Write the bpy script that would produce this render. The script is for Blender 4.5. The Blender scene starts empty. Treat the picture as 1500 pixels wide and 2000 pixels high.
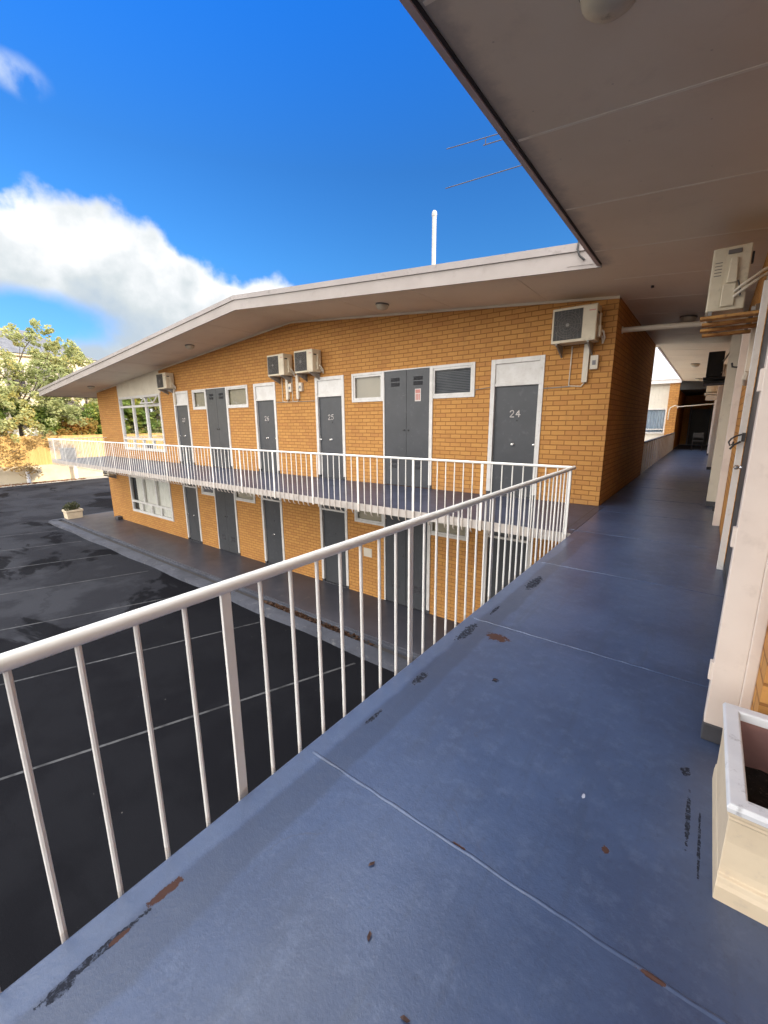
import bpy, math, random
from mathutils import Vector, Matrix
R = math.radians
rnd = random.Random(7)
S = bpy.context.scene
COL = S.collection

# ------------------------------------------------------------------ camera
cam_d = bpy.data.cameras.new("camera"); cam = bpy.data.objects.new("camera", cam_d); COL.objects.link(cam)
cam_d.sensor_fit = 'HORIZONTAL'; cam_d.sensor_width = 36.0; cam_d.lens = 818.0 / 1500.0 * 36.0
cam_d.clip_start = 0.02; cam_d.clip_end = 5000
_right = Vector((0.7940, 0.6074, -0.0069)).normalized()
_back = Vector((0.5951, -0.7762, 0.2079)).normalized()
_up = _back.cross(_right).normalized(); _right = _up.cross(_back).normalized()
mw = Matrix((( _right.x, _up.x, _back.x, 0.0), (_right.y, _up.y, _back.y, 0.0), (_right.z, _up.z, _back.z, 1.44), (0, 0, 0, 1)))
cam.matrix_world = mw
S.camera = cam

# ------------------------------------------------------------------ light
SUN_EL, SUN_AZ = 15.0, 79.0          # azimuth from +Y towards +X
sun_d = bpy.data.lights.new("sun", 'SUN'); sun = bpy.data.objects.new("sun", sun_d); COL.objects.link(sun)
sun_d.energy = 5.0; sun_d.angle = R(0.5); sun_d.color = (1.0, 0.90, 0.74)
sd = Vector((math.sin(R(SUN_AZ)) * math.cos(R(SUN_EL)), math.cos(R(SUN_AZ)) * math.cos(R(SUN_EL)), math.sin(R(SUN_EL))))
sun.rotation_euler = sd.to_track_quat('Z', 'Y').to_euler()
S.view_settings.view_transform = 'Standard'; S.view_settings.look = 'None'
S.view_settings.exposure = 0.14; S.view_settings.gamma = 1.0
SKY_STRENGTH = 0.112
FILL = 4.3  # radiance of bright clouds added behind the camera as fill light
OVER_FILL = 6.6  # radiance of unseen overhead clouds added to light floor and railing
CL_WHITE = 1.05

class NT:
    def __init__(s, tree): s.t = tree; s.n = tree.nodes; s.l = tree.links
    def node(s, typ, **kw):
        n = s.n.new(typ)
        for k, v in kw.items(): setattr(n, k, v)
        return n
    def put(s, sock, v):
        if hasattr(v, 'is_output'): s.l.new(v, sock)
        else: sock.default_value = v
    def m(s, op, a, b=0.0, c=None, clamp=False):
        n = s.node('ShaderNodeMath', operation=op); n.use_clamp = clamp
        s.put(n.inputs[0], a); s.put(n.inputs[1], b)
        if c is not None: s.put(n.inputs[2], c)
        return n.outputs[0]
    def sstep(s, v, a, b):
        n = s.node('ShaderNodeMapRange', interpolation_type='SMOOTHSTEP'); n.clamp = True
        s.put(n.inputs[0], v); n.inputs[1].default_value = a; n.inputs[2].default_value = b
        n.inputs[3].default_value = 0.0; n.inputs[4].default_value = 1.0
        return n.outputs[0]
    def noise(s, vec, scale, detail=4.0, rough=0.55, dist=0.0):
        n = s.node('ShaderNodeTexNoise'); s.put(n.inputs['Vector'], vec)
        n.inputs['Scale'].default_value = scale; n.inputs['Detail'].default_value = detail
        n.inputs['Roughness'].default_value = rough; n.inputs['Distortion'].default_value = dist
        return n.outputs[0]
    def mix(s, f, a, b, mode='MIX'):
        n = s.node('ShaderNodeMix', data_type='RGBA', blend_type=mode); n.clamp_factor = True
        s.put(n.inputs[0], f); s.put(n.inputs[6], a if hasattr(a, 'is_output') else (*a, 1)[:4]); s.put(n.inputs[7], b if hasattr(b, 'is_output') else (*b, 1)[:4])
        return n.outputs[2]
    def ramp(s, f, stops, interp='LINEAR'):
        n = s.node('ShaderNodeValToRGB'); s.put(n.inputs[0], f); cr = n.color_ramp; cr.interpolation = interp
        while len(cr.elements) < len(stops): cr.elements.new(0.5)
        for e, (p, c) in zip(cr.elements, stops): e.position = p; e.color = (*c, 1)[:4]
        return n.outputs[0]
    def sep(s, v):
        n = s.node('ShaderNodeSeparateXYZ'); s.put(n.inputs[0], v); return n.outputs
    def comb(s, x, y, z):
        n = s.node('ShaderNodeCombineXYZ')
        for i, v in enumerate((x, y, z)): s.put(n.inputs[i], v)
        return n.outputs[0]
    def vmul(s, v, k):
        n = s.node('ShaderNodeVectorMath', operation='MULTIPLY'); s.put(n.inputs[0], v); n.inputs[1].default_value = k
        return n.outputs[0]

# ------------------------------------------------------------------ world: sky, clouds and unseen fill clouds
W = bpy.data.worlds.new("World"); S.world = W; W.use_nodes = True
w = NT(W.node_tree); w.n.clear()
sky = w.node('ShaderNodeTexSky', sky_type='NISHITA'); sky.sun_disc = False
sky.sun_elevation = R(SUN_EL); sky.sun_rotation = R(SUN_AZ); sky.altitude = 0; sky.air_density = 1.0; sky.dust_density = 0.3; sky.ozone_density = 1.5
tc = w.node('ShaderNodeTexCoord'); D = tc.outputs['Generated']
dx, dy, dz = w.sep(D)
az = w.m('MULTIPLY', w.m('ARCTAN2', dx, dy), 57.29578)
el = w.m('MULTIPLY', w.m('ARCSINE', dz), 57.29578)
tint = w.ramp(w.m('DIVIDE', el, 45.0), [(0.0, (.55, 0.98, 1.70)), (0.28, (.50, 1.02, 1.80)), (0.40, (.42, 1.14, 1.95)), (0.60, (.34, 1.08, 2.05)), (0.86, (.21, 1.36, 3.25)), (1.0, (.2, 1.4, 3.2))])
bg_sky = w.mix(1.0, sky.outputs[0], tint, 'MULTIPLY')
bg_sky = w.mix(1.0, bg_sky, (SKY_STRENGTH,) * 3, 'MULTIPLY')
n1 = w.noise(D, 7.5, 9.0, 0.55, 0.0)
n2 = w.noise(D, 4.0, 6.0, 0.55, 0.0)
n3 = w.noise(D, 17.0, 6.0, 0.5, 0.0)
fluff = w.m('ADD', w.m('MULTIPLY', w.m('SUBTRACT', n1, 0.5), 6.5), w.m('MULTIPLY', w.m('SUBTRACT', n3, 0.5), 3.6))
# upper edge of the big cloud bank against azimuth (-95..-25 deg), value = elevation / 30
azn = w.m('DIVIDE', w.m('ADD', az, 95.0), 70.0)
bound = w.ramp(azn, [(0.0, (0.62,) * 3), (0.27, (0.70,) * 3), (0.38, (0.715,) * 3), (0.46, (0.69,) * 3), (0.515, (0.60,) * 3), (0.56, (0.555,) * 3), (0.65, (0.565,) * 3), (0.72, (0.53,) * 3), (1.0, (0.36,) * 3)])
bnd = w.m('MULTIPLY', w.sep(bound)[0], 30.0)
depth = w.m('SUBTRACT', bnd, el)
inside = w.m('ADD', depth, fluff)
big = w.sstep(inside, -0.3, 1.5)
def ell(ca, ce, ra, re):
    a = w.m('DIVIDE', w.m('SUBTRACT', az, ca), ra); e = w.m('DIVIDE', w.m('SUBTRACT', el, ce), re)
    return w.m('SQRT', w.m('ADD', w.m('MULTIPLY', a, a), w.m('MULTIPLY', e, e)))
gap = w.m('SUBTRACT', 1.0, w.sstep(w.m('ADD', ell(-76.0, 10.4, 9.5, 2.9), w.m('MULTIPLY', fluff, 0.12)), 0.55, 1.15))
big = w.m('MULTIPLY', big, w.m('SUBTRACT', 1.0, gap))
big = w.m('MULTIPLY', big, w.sstep(az, -22.0, -36.0))
small = w.m('SUBTRACT', 1.0, w.sstep(w.m('ADD', ell(-74.3, 29.0, 2.4, 1.15), w.m('MULTIPLY', fluff, 0.28)), 0.3, 1.4))
small = w.m('MULTIPLY', w.m('MULTIPLY', small, 0.75), w.sstep(n3, 0.34, 0.66))
low = w.m('MULTIPLY', w.sstep(w.m('ADD', el, w.m('MULTIPLY', fluff, 1.3)), 13.5, 9.5), w.sstep(w.m('ADD', az, w.m('MULTIPLY', fluff, 2.5)), -26.0, -12.0))
back_n = w.sstep(w.m('ADD', n2, w.m('MULTIPLY', w.m('SUBTRACT', n1, 0.5), 0.5)), 0.34, 0.52)
back = w.m('MULTIPLY', w.sstep(dy, 0.10, -0.22), back_n)
shade = w.m('ADD', w.m('MULTIPLY', w.m('SUBTRACT', n2, 0.47), 2.0), w.m('MULTIPLY', depth, 0.048))
shade = w.m('ADD', shade, w.m('ADD', w.m('MULTIPLY', w.m('SUBTRACT', n1, 0.5), 1.9), w.m('MULTIPLY', w.m('SUBTRACT', n3, 0.5), 1.0)))
ccol = w.ramp(shade, [(0.0, (CL_WHITE,) * 3), (0.28, (CL_WHITE * .80, CL_WHITE * .83, CL_WHITE * .85)), (0.60, (0.66, 0.72, 0.75)), (1.0, (0.52, 0.61, 0.70))])
colr = w.mix(big, bg_sky, ccol)
colr = w.mix(small, colr, (0.74, 0.83, 0.95))
colr = w.mix(low, colr, (1.15, 1.18, 1.22))
colr = w.mix(back, colr, (FILL, FILL * 0.97, FILL * 0.92))
over = w.m('MULTIPLY', w.sstep(el, 50.0, 60.0), w.sstep(w.m('ADD', n2, w.m('MULTIPLY', w.m('SUBTRACT', n1, 0.5), 0.4)), 0.30, 0.48))
colr = w.mix(over, colr, (OVER_FILL, OVER_FILL, OVER_FILL * 0.98))
bgn = w.node('ShaderNodeBackground'); w.put(bgn.inputs[0], colr); bgn.inputs[1].default_value = 1.0
wo = w.node('ShaderNodeOutputWorld'); w.l.new(bgn.outputs[0], wo.inputs[0])

# ------------------------------------------------------------------ materials
def newmat(name):
    m = bpy.data.materials.new(name); m.use_nodes = True
    t = NT(m.node_tree); b = t.n['Principled BSDF']
    return m, t, b
def pos(t): return t.node('ShaderNodeNewGeometry').outputs['Position']
def bump(t, b, h, strength, dist=0.01):
    n = t.node('ShaderNodeBump'); n.inputs['Strength'].default_value = strength; n.inputs['Distance'].default_value = dist
    t.put(n.inputs['Height'], h); t.l.new(n.outputs[0], b.inputs['Normal'])
def paint(name, c, c2=None, rough=0.5, scale=3.0, dirt=None, dirt_amt=0.0, dirt_scale=14.0, bmp=0.0, bscale=60.0, metal=0.0, spec=0.5):
    """painted / plain surface: two tones by broad noise, optional speckled dirt, optional fine bump"""
    m, t, b = newmat(name); P = pos(t)
    c2 = c2 or tuple(x * 0.86 for x in c)
    col = t.mix(t.sstep(t.noise(P, scale, 5), 0.38, 0.66), c, c2)
    if dirt:
        dm = t.m('MULTIPLY', t.sstep(t.noise(P, dirt_scale, 6, 0.65), 0.56, 0.74), dirt_amt)
        col = t.mix(dm, col, dirt)
    t.put(b.inputs['Base Color'], col)
    t.put(b.inputs['Roughness'], t.m('ADD', rough - 0.06, t.m('MULTIPLY', t.noise(P, scale * 4, 3), 0.12)))
    b.inputs['Metallic'].default_value = metal; b.inputs['Specular IOR Level'].default_value = spec
    if bmp: bump(t, b, t.noise(P, bscale, 4), bmp, 0.004)
    return m
def brick(name, axis):
    m, t, b = newmat(name); P = pos(t); x, y, z = t.sep(P)
    jx = t.m('MULTIPLY', t.m('SUBTRACT', t.noise(P, 9.0, 2), 0.5), 0.008)
    v = t.comb(t.m('ADD', x if axis == 'x' else y, jx), t.m('ADD', z, jx), 0.0)
    bt = t.node('ShaderNodeTexBrick'); bt.offset = 0.5; bt.offset_frequency = 2
    t.put(bt.inputs['Vector'], v)
    bt.inputs['Color1'].default_value = (0.555, 0.278, 0.080, 1); bt.inputs['Color2'].default_value = (0.485, 0.225, 0.062, 1)
    bt.inputs['Mortar'].default_value = (0.295, 0.130, 0.037, 1)
    bt.inputs['Scale'].default_value = 1.0; bt.inputs['Mortar Size'].default_value = 0.0075; bt.inputs['Mortar Smooth'].default_value = 0.25
    bt.inputs['Bias'].default_value = -0.1; bt.inputs['Brick Width'].default_value = 0.24; bt.inputs['Row Height'].default_value = 0.086
    # a second brick layer gives a few odd dark or pinkish bricks
    b2 = t.node('ShaderNodeTexBrick'); b2.offset = 0.5; t.put(b2.inputs['Vector'], v)
    b2.inputs['Color1'].default_value = (0, 0, 0, 1); b2.inputs['Color2'].default_value = (1, 1, 1, 1); b2.inputs['Mortar'].default_value = (0, 0, 0, 1)
    b2.inputs['Scale'].default_value = 1.0; b2.inputs['Mortar Size'].default_value = 0.0075; b2.inputs['Bias'].default_value = -0.55
    b2.inputs['Brick Width'].default_value = 0.24; b2.inputs['Row Height'].default_value = 0.086
    col = t.mix(t.m('MULTIPLY', t.sep(b2.outputs[0])[0], 0.35), bt.outputs[0], (0.43, 0.19, 0.095))
    grime_shade = t.sstep(t.noise(P, 1.3, 5, 0.6), 0.45, 0.75)
    col = t.mix(t.m('MULTIPLY', grime_shade, 0.20), col, (0.30, 0.135, 0.042))
    col = t.mix(t.m('MULTIPLY', t.sstep(t.noise(P, 70.0, 3), 0.5, 0.75), 0.18), col, (0.33, 0.15, 0.05))
    drip = t.m('MULTIPLY', t.sstep(t.noise(t.comb(t.m('MULTIPLY', x if axis == 'x' else y, 3.5), t.m('MULTIPLY', z, 0.35), 0.0), 1.5, 6, 0.7), 0.54, 0.72), 0.22)
    col = t.mix(drip, col, (0.30, 0.15, 0.06))
    foot = t.m('MULTIPLY', t.m('MULTIPLY', t.sstep(t.m('ADD', z, t.m('MULTIPLY', t.noise(P, 5.0, 4), 0.25)), 0.32, 0.10), t.m('GREATER_THAN', z, -0.02)), 0.30)
    col = t.mix(foot, col, (0.26, 0.15, 0.08))
    t.put(b.inputs['Base Color'], col); b.inputs['Roughness'].default_value = 0.78; b.inputs['Specular IOR Level'].default_value = 0.3
    h = t.m('ADD', t.m('MULTIPLY', bt.outputs['Fac'], -1.0), t.m('MULTIPLY', t.noise(P, 120.0, 3), 0.25))
    bump(t, b, h, 0.8, 0.006)
    return m
BRX, BRY = brick('yellow_brick', 'x'), brick('yellow_brick_side', 'y')
def floor_mat():
    m, t, b = newmat('blue_grey_floor_paint'); P = pos(t); x, y, z = t.sep(P)
    col = t.mix(t.sstep(t.noise(P, 1.4, 6, 0.6), 0.35, 0.68), (0.052, 0.084, 0.172), (0.036, 0.058, 0.122))
    col = t.mix(t.m('MULTIPLY', t.sstep(t.noise(P, 11.0, 9, 0.8), 0.49, 0.64), 0.42), col, (0.095, 0.132, 0.225))
    scuff = t.sstep(t.noise(t.vmul(P, (7.0, 0.7, 1.0)), 1.6, 7, 0.7, 0.4), 0.50, 0.68)
    col = t.mix(t.m('MULTIPLY', scuff, 0.30), col, (0.034, 0.049, 0.086))
    grime_shade = t.m('MULTIPLY', t.sstep(t.m('ADD', x, t.m('MULTIPLY', t.m('SUBTRACT', t.noise(P, 4.0, 6, 0.7), 0.5), 0.5)), -0.05, 0.24), t.sstep(y, 0.9, 1.6))  # shade towards the right wall put into the floor colour, broken by noise
    col = t.mix(t.m('MULTIPLY', grime_shade, 0.30), col, (0.055, 0.060, 0.075))
    col = t.mix(t.m('MULTIPLY', t.sstep(t.noise(P, 28.0, 9, 0.82), 0.53, 0.64), 0.40), col, (0.028, 0.043, 0.085))
    col = t.mix(t.m('MULTIPLY', t.sstep(t.noise(P, 38.0, 5, 0.7), 0.58, 0.68), 0.45), col, (0.034, 0.050, 0.10))
    # smoother repainted band beside the slab edge, with wandering borders
    wob = t.m('MULTIPLY', t.m('SUBTRACT', t.noise(P, 2.6, 4), 0.5), 0.09)
    xx = t.m('ADD', x, wob)
    band = t.m('MULTIPLY', t.sstep(xx, -1.195, -1.175), t.sstep(xx, -1.03, -1.06))
    band = t.m('MULTIPLY', band, t.sstep(y, 5.6, 5.4))
    col = t.mix(t.m('MULTIPLY', band, 0.72), col, (0.030, 0.046, 0.090))
    lip = t.m('MULTIPLY', t.sstep(xx, -1.185, -1.21), t.sstep(y, 5.6, 5.4))
    col = t.mix(t.m('MULTIPLY', lip, 0.45), col, (0.090, 0.125, 0.210))
    # peeled patches: red-brown primer and dark concrete
    nz = t.m('MULTIPLY', t.m('SUBTRACT', t.noise(P, 30.0, 8, 0.75), 0.5), 2.6)
    def patch(cx, cy, rx, ry, rot=0.0):
        ca, sa = math.cos(rot), math.sin(rot)
        u = t.m('SUBTRACT', x, cx); v = t.m('SUBTRACT', y, cy)
        a = t.m('DIVIDE', t.m('ADD', t.m('MULTIPLY', u, ca), t.m('MULTIPLY', v, sa)), rx)
        e = t.m('DIVIDE', t.m('SUBTRACT', t.m('MULTIPLY', v, ca), t.m('MULTIPLY', u, sa)), ry)
        d = t.m('SQRT', t.m('ADD', t.m('MULTIPLY', a, a), t.m('MULTIPLY', e, e)))
        return t.m('SUBTRACT', 1.0, t.sstep(t.m('ADD', d, nz), 0.80, 0.92))
    def many(lst):
        out = None
        for a in lst:
            p = patch(*a); out = p if out is None else t.m('MAXIMUM', out, p)
        return out
    dark = many([(-1.187, 2.50, 0.036, 0.17), (-1.155, 1.84, 0.030, 0.075), (-1.165, 1.42, 0.014, 0.07), (-1.11, 3.70, 0.05, 0.20), (-1.178, 0.22, 0.013, 0.15), (-1.166, 0.125, 0.016, 0.035), (-0.80, 2.08, 0.022, 0.02), (0.108, 1.70, 0.009, 0.15), (0.143, 1.60, 0.005, 0.18), (0.09, 1.95, 0.02, 0.03), (-1.17, 2.95, 0.015, 0.10)])
    red = many([(-0.985, 2.55, 0.085, 0.055), (-1.188, 0.40, 0.018, 0.060), (-1.172, 0.27, 0.008, 0.03), (-0.112, 1.384, 0.012, 0.016), (-0.52, 1.092, 0.030, 0.007), (0.05, 1.083, 0.035, 0.008)])
    pale = many([(-0.222, 1.566, 0.006, 0.012)])
    col = t.mix(pale, col, (0.42, 0.44, 0.52)); brk = t.sstep(t.noise(P, 55.0, 6, 0.75), 0.40, 0.52)
    dark = t.m('MULTIPLY', dark, t.m('ADD', 0.25, t.m('MULTIPLY', brk, 0.75)))
    col = t.mix(dark, col, (0.022, 0.025, 0.036)); col = t.mix(red, col, (0.075, 0.040, 0.033))
    crk = t.node('ShaderNodeTexVoronoi', feature='DISTANCE_TO_EDGE'); t.put(crk.inputs['Vector'], t.m('ADD', 0, 0)) 
    vv = t.node('ShaderNodeVectorMath', operation='ADD'); t.put(vv.inputs[0], P); t.put(vv.inputs[1], t.comb(t.m('MULTIPLY', t.noise(P, 5, 4), 0.3), t.m('MULTIPLY', t.noise(P, 4, 4), 0.3), 0))
    t.put(crk.inputs['Vector'], vv.outputs[0]); crk.inputs['Scale'].default_value = 1.1
    line = t.m('MULTIPLY', t.m('SUBTRACT', 1.0, t.sstep(crk.outputs[0], 0.0, 0.006)), t.sstep(t.noise(P, 2.2, 3), 0.56, 0.66))
    col = t.mix(t.m('MULTIPLY', line, 0.6), col, (0.05, 0.06, 0.10))
    t.put(b.inputs['Base Color'], col)
    t.put(b.inputs['Roughness'], t.m('ADD', t.m('ADD', 0.22, t.m('MULTIPLY', t.noise(P, 7.0, 8, 0.75), 0.26)), t.m('MULTIPLY', t.m('MAXIMUM', dark, red), 0.45)))
    t.put(b.inputs['Specular IOR Level'], t.m('MULTIPLY', 0.70, t.m('SUBTRACT', 1.0, t.m('MULTIPLY', t.m('MAXIMUM', dark, red), 0.85))))
    hh = t.m('ADD', t.m('MULTIPLY', t.noise(P, 45.0, 6, 0.7), 0.35), t.m('MULTIPLY', t.noise(P, 6.0, 4), 0.8))
    hh = t.m('SUBTRACT', hh, t.m('MULTIPLY', t.m('MAXIMUM', dark, red), 0.5))
    hh = t.m('ADD', hh, t.m('MULTIPLY', t.noise(P, 130.0, 5, 0.7), 0.30))
    bump(t, b, hh, 0.38, 0.006)
    return m
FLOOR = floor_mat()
def asphalt_mat():
    m, t, b = newmat('asphalt'); P = pos(t); x, y, z = t.sep(P)
    col = t.mix(t.sstep(t.noise(P, 0.55, 7, 0.62), 0.42, 0.58), (0.018, 0.0185, 0.0225), (0.029, 0.030, 0.0355))
    pv = t.vmul(P, (0.6, 1.0, 1.0))
    damp = t.m('ADD', t.noise(pv, 0.42, 8, 0.62, 0.5), t.m('MULTIPLY', t.sstep(x, -15.0, -6.0), 0.30))
    damp = t.sstep(damp, 0.555, 0.590)
    col = t.mix(t.m('MULTIPLY', damp, 0.80), col, (0.0028, 0.0028, 0.0040))
    col = t.mix(t.m('MULTIPLY', t.sstep(t.noise(P, 90.0, 3), 0.55, 0.72), 0.30), col, (0.024, 0.024, 0.028))
    crk = t.node('ShaderNodeTexVoronoi', feature='DISTANCE_TO_EDGE'); crk.inputs['Scale'].default_value = 0.33
    wv = t.node('ShaderNodeVectorMath', operation='ADD'); t.put(wv.inputs[0], P); t.put(wv.inputs[1], t.comb(t.m('MULTIPLY', t.noise(P, 1.6, 6, 0.7), 1.2), t.m('MULTIPLY', t.noise(P, 1.3, 6, 0.7), 1.2), 0)); t.put(crk.inputs['Vector'], wv.outputs[0])
    ck = t.m('SUBTRACT', 1.0, t.sstep(crk.outputs[0], 0.004, 0.012))
    col = t.mix(t.m('MULTIPLY', ck, 0.2), col, (0.004, 0.004, 0.005))
    chips = t.sstep(t.noise(P, 14.0, 2, 0.5), 0.79, 0.82)
    col = t.mix(t.m('MULTIPLY', chips, 0.5), col, (0.25, 0.24, 0.22))
    t.put(b.inputs['Base Color'], col); b.inputs['Roughness'].default_value = 0.82; b.inputs['Specular IOR Level'].default_value = 0.035
    bump(t, b, t.noise(P, 110.0, 4), 0.6, 0.006)
    return m
ASPH = asphalt_mat()
def soffit_mat():
    m, t, b = newmat('soffit_paint'); P = pos(t); x, y, z = t.sep(P)
    col = t.mix(t.sstep(t.noise(P, 0.7, 5), 0.35, 0.7), (0.84, 0.735, 0.585), (0.77, 0.66, 0.515))
    # mould staining along the outer edge of the near eave
    e = t.m('ADD', x, t.m('MULTIPLY', t.m('SUBTRACT', t.noise(P, 5.0, 6, 0.7), 0.5), 0.22))
    st = t.m('MULTIPLY', t.sstep(e, -1.16, -1.33), t.sstep(y, 6.4, 6.2))
    col = t.mix(t.m('MULTIPLY', st, 0.55), col, (0.20, 0.18, 0.18))
    fx = t.m('ABSOLUTE', t.m('SUBTRACT', t.m('FRACT', t.m('DIVIDE', x, 0.45)), 0.5)); fy = t.m('ABSOLUTE', t.m('SUBTRACT', t.m('FRACT', t.m('DIVIDE', t.m('SUBTRACT', y, 0.87), 0.6188)), 0.5))
    nail = t.m('MULTIPLY', t.m('LESS_THAN', fx, 0.012), t.m('LESS_THAN', fy, 0.009))
    col = t.mix(t.m('MULTIPLY', nail, 0.30), col, (0.22, 0.15, 0.11))
    col = t.mix(t.m('MULTIPLY', t.sstep(t.noise(P, 2.4, 7, 0.7), 0.55, 0.75), 0.16), col, (0.34, 0.28, 0.22))
    t.put(b.inputs['Base Color'], col); b.inputs['Roughness'].default_value = 0.6
    bump(t, b, t.noise(P, 30.0, 4), 0.12, 0.003)
    return m
SOFF = soffit_mat()
WHITE = paint('white_gloss_paint', (0.70, 0.68, 0.65), (0.63, 0.605, 0.57), 0.38, 5.0, (0.42, 0.36, 0.30), 0.35, 20.0, 0.06)
def rail_mat():
    m, t, b = newmat('white_rail_enamel'); P = pos(t); x, y, z = t.sep(P)
    col = t.mix(t.sstep(t.noise(P, 5.0, 5), 0.38, 0.66), (0.92, 0.90, 0.85), (0.88, 0.855, 0.80))
    foot = t.m('MULTIPLY', t.sstep(t.m('ADD', z, t.m('MULTIPLY', t.noise(P, 26.0, 5, 0.7), 0.12)), 0.08, 0.045), 0.40)
    spots = t.m('MULTIPLY', t.sstep(t.noise(P, 34.0, 6, 0.7), 0.69, 0.74), 0.40)
    col = t.mix(t.m('MAXIMUM', foot, spots), col, (0.34, 0.21, 0.13))
    t.put(b.inputs['Base Color'], col); b.inputs['Roughness'].default_value = 0.36
    bump(t, b, t.noise(P, 70.0, 4), 0.12, 0.004)
    return m
RAILW = rail_mat()
EDGEW = paint('slab_edge_paint', (0.50, 0.45, 0.41), (0.40, 0.36, 0.33), 0.6, 4.0, (0.22, 0.19, 0.17), 0.6, 9.0, 0.1)
FASC = paint('fascia_paint', (0.33, 0.285, 0.26), (0.29, 0.25, 0.225), 0.5, 1.2, (0.22, 0.19, 0.17), 0.45, 5.0, 0.08)
FASC_CAP = paint('fascia_capping', (0.30, 0.26, 0.245), (0.26, 0.225, 0.21), 0.45, 1.2, (0.15, 0.13, 0.12), 0.7, 7.0, 0.05)
LIP = paint('eave_bead', (0.58, 0.47, 0.46), (0.48, 0.39, 0.39), 0.6, 3.0)
DARKGAP = paint('dark_gap', (0.04, 0.035, 0.035), None, 0.9)
DOORG = paint('charcoal_door_paint', (0.055, 0.058, 0.065), (0.047, 0.050, 0.056), 0.42, 2.0, (0.14, 0.14, 0.15), 0.3, 10.0, 0.04)
CREAM = paint('cream_panel_paint', (0.70, 0.64, 0.52), (0.62, 0.56, 0.45), 0.5, 2.0, (0.35, 0.30, 0.24), 0.3, 12.0, 0.05)
PINKW = paint('pinkish_white_timber', (0.74, 0.645, 0.57), (0.68, 0.585, 0.515), 0.45, 3.0, (0.50, 0.42, 0.36), 0.35, 8.0, 0.08, 25.0)
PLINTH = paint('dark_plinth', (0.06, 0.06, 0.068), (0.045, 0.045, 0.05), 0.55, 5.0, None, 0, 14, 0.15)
ACW = paint('aircon_casing', (0.67, 0.585, 0.435), (0.59, 0.51, 0.375), 0.5, 4.0, (0.30, 0.25, 0.18), 0.4, 12.0, 0.03)
ACD = paint('aircon_grille', (0.055, 0.052, 0.048), (0.035, 0.033, 0.03), 0.6, 6.0)
ACSHADE = paint('shaded_aircon_casing', (0.075, 0.062, 0.048), (0.055, 0.045, 0.035), 0.6, 4.0)  # shade of a unit seen against the light, put into its colour
WIRE = paint('wire_guard', (0.20, 0.18, 0.16), None, 0.5)
STEEL = paint('galvanised_steel', (0.30, 0.28, 0.25), (0.22, 0.20, 0.18), 0.5, 8.0)
CHROME = paint('brushed_chrome', (0.75, 0.74, 0.72), None, 0.25, 5.0, None, 0, 14, 0, 60, 1.0)
IRON = paint('black_iron', (0.03, 0.028, 0.028), None, 0.5)
RUST = paint('rusty_timber_slats', (0.52, 0.27, 0.075), (0.33, 0.15, 0.045), 0.75, 9.0, (0.10, 0.055, 0.03), 0.6, 20.0, 0.4, 40.0)
PIPEC = paint('pvc_pipe', (0.68, 0.61, 0.50), (0.60, 0.54, 0.44), 0.45, 3.0)
CURT = paint('curtain_cloth', (0.90, 0.86, 0.78), (0.84, 0.80, 0.72), 0.9, 3.0)
BLIND = paint('roller_blind', (0.50, 0.43, 0.33), (0.44, 0.38, 0.29), 0.85, 3.0)
CURTB = paint('pale_blue_curtain', (0.62, 0.72, 0.82), (0.50, 0.60, 0.72), 0.9, 3.0)
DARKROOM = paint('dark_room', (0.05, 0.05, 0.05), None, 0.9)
CONC = paint('concrete', (0.40, 0.36, 0.31), (0.30, 0.27, 0.23), 0.85, 1.5, (0.18, 0.16, 0.13), 0.5, 6.0, 0.3)
STRIP = paint('pale_cover_strip', (0.90, 0.83, 0.70), (0.82, 0.74, 0.61), 0.5, 6.0)
DECK = paint('slate_deck_paint', (0.046, 0.054, 0.090), (0.034, 0.040, 0.068), 0.42, 1.4, (0.075, 0.080, 0.105), 0.35, 6.0, 0.12, spec=0.35)
CONCL = paint('pale_concrete', (0.62, 0.59, 0.54), (0.55, 0.52, 0.47), 0.85, 1.0)
KERB = paint('painted_kerb', (0.056, 0.060, 0.078), (0.036, 0.039, 0.052), 0.8, 1.8, (0.20, 0.19, 0.185), 0.45, 5.0, 0.25)
LOWALK = paint('dark_grey_path_paint', (0.060, 0.060, 0.075), (0.045, 0.046, 0.058), 0.38, 0.8, (0.13, 0.12, 0.12), 0.4, 3.0, 0.12, spec=0.25)
LINE = paint('faded_line_paint', (0.050, 0.050, 0.053), (0.008, 0.008, 0.010), 0.8, 3.5, (0.010, 0.010, 0.012), 1.0, 4.0)
RETW = paint('rendered_wall', (0.60, 0.49, 0.32), (0.50, 0.40, 0.26), 0.85, 0.8, (0.45, 0.37, 0.27), 0.5, 3.0, 0.1)
POTW = paint('planter_white', (0.70, 0.585, 0.42), (0.64, 0.525, 0.37), 0.6, 4.0, (0.48, 0.40, 0.32), 0.55, 16.0, 0.15)
POTR = paint('planter_rim', (0.74, 0.75, 0.76), (0.66, 0.67, 0.69), 0.55, 5.0, (0.28, 0.27, 0.27), 0.7, 22.0, 0.2)
POTIN = paint('terracotta_inside', (0.30, 0.15, 0.125), (0.21, 0.11, 0.10), 0.8, 9.0, (0.28, 0.17, 0.14), 0.5, 14.0, 0.2)
SOIL = paint('potting_soil', (0.014, 0.012, 0.011), (0.006, 0.0055, 0.005), 0.95, 40.0, (0.20, 0.17, 0.14), 0.5, 90.0, 1.0, 80.0)
BARK = paint('bark', (0.12, 0.095, 0.07), (0.07, 0.055, 0.042), 0.9, 6.0, None, 0, 14, 0.6, 18.0)
HOUSEW = paint('cream_render', (0.78, 0.68, 0.50), (0.70, 0.60, 0.43), 0.8, 0.6)
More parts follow.
